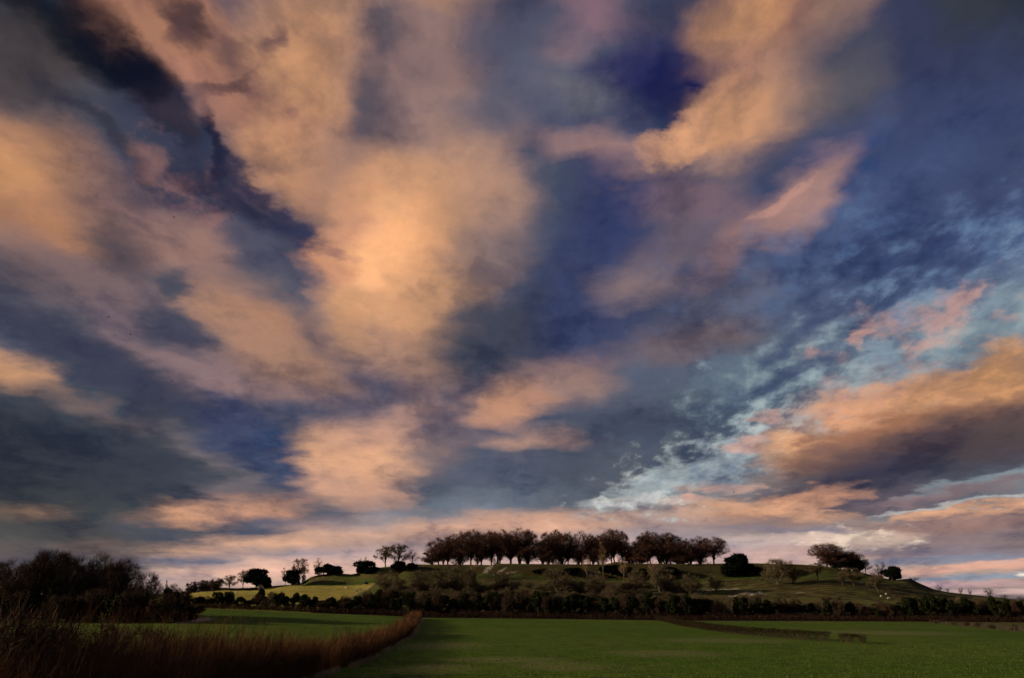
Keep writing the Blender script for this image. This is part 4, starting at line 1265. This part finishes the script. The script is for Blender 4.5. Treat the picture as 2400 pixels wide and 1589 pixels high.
# ------------------------------------------------------------------ hut
hp = spot(612, 1377, 396)
hut = empty('stone_hut', hp, radians(14))
mb = MB(); W2, L2, HW, HR = 1.25, 1.7, 1.7, 3.0
for sx in (-1, 1): mb.quad(Vector((sx * W2, -L2, -.5)), Vector((sx * W2, L2, -.5)), Vector((sx * W2, L2, HW)), Vector((sx * W2, -L2, HW)))
for sy in (-1, 1):
    n = len(mb.v); mb.v += [Vector((-W2, sy * L2, -.5)), Vector((W2, sy * L2, -.5)), Vector((W2, sy * L2, HW)), Vector((0, sy * L2, HR - .12)), Vector((-W2, sy * L2, HW))]
    mb.f.append((n, n + 1, n + 2, n + 3, n + 4))
mb.build('wall', M_STONE, hut)
mb = MB()
for sx in (-1, 1):
    a, b_ = Vector((sx * (W2 + .22), 0, HW - .2)), Vector((0, 0, HR))
    nn = Vector((sx * .6, 0, .8)).normalized() * .1
    for off in (Vector((0, 0, 0)), nn):
        mb.quad(a + Vector((0, -L2 - .2, 0)) + off, a + Vector((0, L2 + .2, 0)) + off, b_ + Vector((0, L2 + .2, 0)) + off, b_ + Vector((0, -L2 - .2, 0)) + off)
    for y in (-L2 - .2, L2 + .2):
        mb.quad(a + Vector((0, y, 0)), b_ + Vector((0, y, 0)), b_ + Vector((0, y, 0)) + nn, a + Vector((0, y, 0)) + nn)
    mb.quad(a + Vector((0, -L2 - .2, 0)), a + Vector((0, L2 + .2, 0)), a + Vector((0, L2 + .2, 0)) + nn, a + Vector((0, -L2 - .2, 0)) + nn)
mb.build('roof', M_ROOF, hut)
mb = MB(); mb.box((.1, -L2 - .02, .75), (.38, .03, .85)); dr = mb.build('door', M_POST, hut)
mb = MB(); mb.box((.38, -L2 - .08, .8), (.03, .03, .08)); mb.build('handle', M_STEEL, dr)
tag(hut, 'little pale gabled stone hut at the top edge of the bright pasture', 'hut')

# ------------------------------------------------------------------ water bowser
tp = spot(858, 1375, 392)
tk = empty('water_tank_trailer', tp, radians(8))
mb = MB()
prof_t = [(-1.0, .05), (-.98, .38), (-.86, .5), (.86, .5), (.98, .38), (1.0, .05)]
rings = []
for xx, rad in prof_t:
    n = len(mb.v); rings.append(n)
    for k_ in range(16):
        a = 2 * pi * k_ / 16; mb.v.append(Vector((xx, cos(a) * rad, .98 + sin(a) * rad)))
for a, b_ in zip(rings, rings[1:]):
    for k_ in range(16): mb.f.append((a + k_, a + (k_ + 1) % 16, b_ + (k_ + 1) % 16, b_ + k_))
mb.f.append(tuple(rings[0] + k_ for k_ in range(16))); mb.f.append(tuple(rings[-1] + k_ for k_ in range(16)))
tank = mb.build('tank', M_TANK, tk, smooth=False)
mb = MB(); mb.tube([Vector((0, 0, 1.46)), Vector((0, 0, 1.56))], [.16, .16], 12); mb.f.append(tuple(range(12, 24))); mb.build('lid', M_STEEL, tank)
mb = MB()
for sy in (-.36, .36): mb.box((-.1, sy, .46), (1.0, .04, .05))
mb.box((0, 0, .40), (.05, .62, .04)); mb.tube([Vector((.9, 0, .46)), Vector((1.7, 0, .40))], [.05, .04], 6)
mb.build('chassis', M_STEEL, tk)
for sy in (-.66, .66):
    mb = MB(); rg = []
    for yy, rad in ((-.09, .16), (-.09, .31), (.09, .31), (.09, .16)):
        n = len(mb.v); rg.append(n)
        for k_ in range(18): a = 2 * pi * k_ / 18; mb.v.append(Vector((cos(a) * rad, sy + yy, .31 + sin(a) * rad)))
    for a, b_ in zip(rg, rg[1:] + rg[:1]):
        for k_ in range(18): mb.f.append((a + k_, a + (k_ + 1) % 18, b_ + (k_ + 1) % 18, b_ + k_))
    wh = mb.build('wheel', M_RUBBER, tk)
    mb = MB(); mb.tube([Vector((0, sy - .05, .31)), Vector((0, sy + .05, .31))], [.16, .16], 14); mb.f.append(tuple(range(14))); mb.f.append(tuple(range(14, 28))); mb.build('rim', M_STEEL, wh)
tag(tk, 'small dark blue tank trailer at the right corner of the bright pasture', 'trailer')

# ------------------------------------------------------------------ sheep
def skin_mesh(name, pts, edges, rad, mat, sub=2):
    me = bpy.data.meshes.new(name); me.from_pydata(pts, edges, [])
    o = bpy.data.objects.new(name, me); COL.objects.link(o)
    o.modifiers.new('skin', 'SKIN')
    for i, r_ in enumerate(rad): me.skin_vertices[0].data[i].radius = r_ if isinstance(r_, tuple) else (r_, r_)
    me.skin_vertices[0].data[0].use_root = True
    sb = o.modifiers.new('sub', 'SUBSURF'); sb.levels = sub; sb.render_levels = sub
    bpy.context.view_layer.update()
    dg = bpy.context.evaluated_depsgraph_get()
    out = bpy.data.meshes.new_from_object(o.evaluated_get(dg)); out.name = name
    bpy.data.objects.remove(o)
    out.materials.clear(); out.materials.append(mat)
    out.polygons.foreach_set('use_smooth', [True] * len(out.polygons))
    return out
def sheep_meshes(graze):
    hd = [(.50, 0, .66), (.62, 0, .58 if graze else .80), (.74, 0, .36 if graze else .90), (.86, 0, .16 if graze else .84)]
    pts = [(-.42, 0, .62), (-.15, 0, .62), (.15, 0, .62), (.38, 0, .64)] + hd
    rad = [.20, .27, .27, .23, .15, .11, .085, .05]
    eds = [(i, i + 1) for i in range(7)]
    for ax, ay in ((3, .13), (3, -.13), (0, .13), (0, -.13)):
        n = len(pts); x0 = pts[ax][0] + (0 if ax == 3 else .02); k_ = -.05 if ax == 3 else .06
        pts += [(x0, ay, .44), (x0 - k_ * .6, ay, .24), (x0 + k_ * .3, ay, .03)]
        rad += [.085, .038, .034]
        eds += [(ax, n), (n, n + 1), (n + 1, n + 2)]
    body = skin_mesh('body', pts, eds, rad, M_WOOL)
    for p in body.polygons:                                       # dark face and shanks are bare skin
        pass
    body.materials.append(M_FACE)
    for p in body.polygons:
        c = p.center
        if c.z < .30 and c.x < .55 or (c.x > .70): p.material_index = 1
    ears = MB()
    hx, hz = hd[2][0] - .03, hd[2][2] + .05
    for s_ in (-1, 1):
        ears.quad(Vector((hx, s_ * .06, hz)), Vector((hx - .05, s_ * .10, hz + .03)), Vector((hx - .04, s_ * .20, hz)), Vector((hx + .02, s_ * .12, hz - .03)))
    return body, ears.mesh('ears', M_FACE)
SHM = [sheep_meshes(True), sheep_meshes(False)]
SH = [(554, 1391, 0, 'lone sheep at the left end of the bright pasture'), (810, 1380, 1, 'upper left sheep of three at the right side of the bright pasture'),
      (834, 1388, 0, 'lowest sheep of three beside the trodden line of the pasture'), (844, 1383, 0, 'rightmost sheep of three, nearest the trodden line'),
      (775, 1404, 1, 'sheep at the bottom of the bright pasture against the scrub'),
      (2066, 1400, 0, 'left sheep of the three on the right slope'), (2079, 1395, 1, 'upper sheep of the three on the right slope'), (2083, 1405, 0, 'lowest sheep of the three on the right slope'),
      (2018, 1369, 0, 'sheep grazing under the spreading tree on the right slope'), (1986, 1364, 0, 'small distant sheep left of the spreading tree on the right slope')]
for i, (px, py, g, lb) in enumerate(SH):
    p = ground_at(px, py)
    o = empty('sheep', p, R.uniform(-.5, .5) + (pi if i % 3 == 0 else 0)); o.scale = (1.25,) * 3
    tag(o, lb, 'sheep', 'sheep on the hill')
    for nm, m in zip(('body', 'ears'), SHM[g]):
        c = bpy.data.objects.new(nm, m); COL.objects.link(c); c.parent = o

# ------------------------------------------------------------------ wire fence on the right
fa = [ground_at(px, py) for px, py in ((2180, 1460), (2240, 1466), (2300, 1471), (2360, 1477), (2420, 1483), (2520, 1493))]
fn = empty('wire_fence', fa[0])
line = []
for a, b_ in zip(fa, fa[1:]): line += [a + (b_ - a) * i / 3 for i in range(3)]
line.append(fa[-1])
for p in line:
    z = terrain(p.x, p.y); mb = MB()
    mb.tube([Vector((0, 0, -.4)), Vector((R.uniform(-.05, .05), 0, 1.15))], [.07, .06], 6)
    mb.f.append(tuple(range(6, 12)))
    o = mb.build('post', M_POST, fn); o.location = (p.x - fa[0].x, p.y - fa[0].y, z - fa[0].z)
for h in (.35, .7, 1.05):
    mb = MB(); mb.tube([Vector((p.x - fa[0].x, p.y - fa[0].y, terrain(p.x, p.y) - fa[0].z + h)) for p in line], [.008] * len(line), 4)
    mb.build('wire', M_WIRE, fn)
tag(fn, 'low post and wire fence at the far right corner of the field', 'fence')
for i, (px, py) in enumerate([(2199, 1462), (2241, 1466), (2270, 1468), (2298, 1471), (2332, 1475), (2386, 1480)]):
    p = ground_at(px, py - 1)
    plant('brown%d' % (i % 3), p.x, p.y + 1, R.uniform(1.0, 1.6), R.uniform(.8, 1.4), 'small brown bush growing by the wire fence, %s from the left' % ORD[i], 'shrub', 'small bushes by the wire fence', name='small_bush')
for i, (px, py) in enumerate([(1930, 1407), (1945, 1406), (1966, 1405), (1530, 1362)]):
    p = ground_at(px, py)
    plant('brown%d' % (i % 3), p.x, p.y, 1.1, 1.2, 'low dark tussock on the slope, %s' % ('left one of three below the small tree', 'middle one of three below the small tree', 'right one of three below the small tree', 'alone under the rampart')[i], 'tussock', name='tussock')

# ------------------------------------------------------------------ birds
for i, (px, py, lb) in enumerate([(408, 510, 'tiny dark bird high in the grey-brown cloud upper left, the highest'), (255, 743, 'tiny dark bird in mauve cloud at far left'),
                                  (306, 784, 'tiny dark bird just below and right of the far left one'), (402, 893, 'lowest tiny dark bird, under the left middle cloud'),
                                  (1720, 1153, 'tiny dark bird low on the right near the banked cloud')]):
    d = ray(px, py); p = EYE + d * (170 if i < 4 else 200)
    bd = empty('bird', p, R.uniform(-.6, .6)); tag(bd, lb, 'bird', 'birds in the sky')
    bm_ = skin_mesh('body', [(-.22, 0, 0), (-.1, 0, 0), (.04, 0, .01), (.14, 0, .02), (.22, 0, .02)], [(0, 1), (1, 2), (2, 3), (3, 4)], [.012, .045, .055, .04, .012], M_BIRD, 1)
    c = bpy.data.objects.new('body', bm_); COL.objects.link(c); c.parent = bd
    for s_ in (-1, 1):
        mb = MB(); z1 = .10 if i % 2 else .16
        mb.quad(Vector((.10, s_ * .04, .02)), Vector((-.06, s_ * .04, .02)), Vector((-.06, s_ * .24, z1)), Vector((.06, s_ * .24, z1)))
        mb.quad(Vector((.06, s_ * .24, z1)), Vector((-.06, s_ * .24, z1)), Vector((-.16, s_ * .48, z1 - .05)), Vector((-.12, s_ * .48, z1 - .05)))
        mb.build('wing', M_BIRD, bd)

SC.cycles.use_adaptive_sampling = True
SC.cycles.adaptive_threshold = 0.012
SC.cycles.adaptive_min_samples = 12
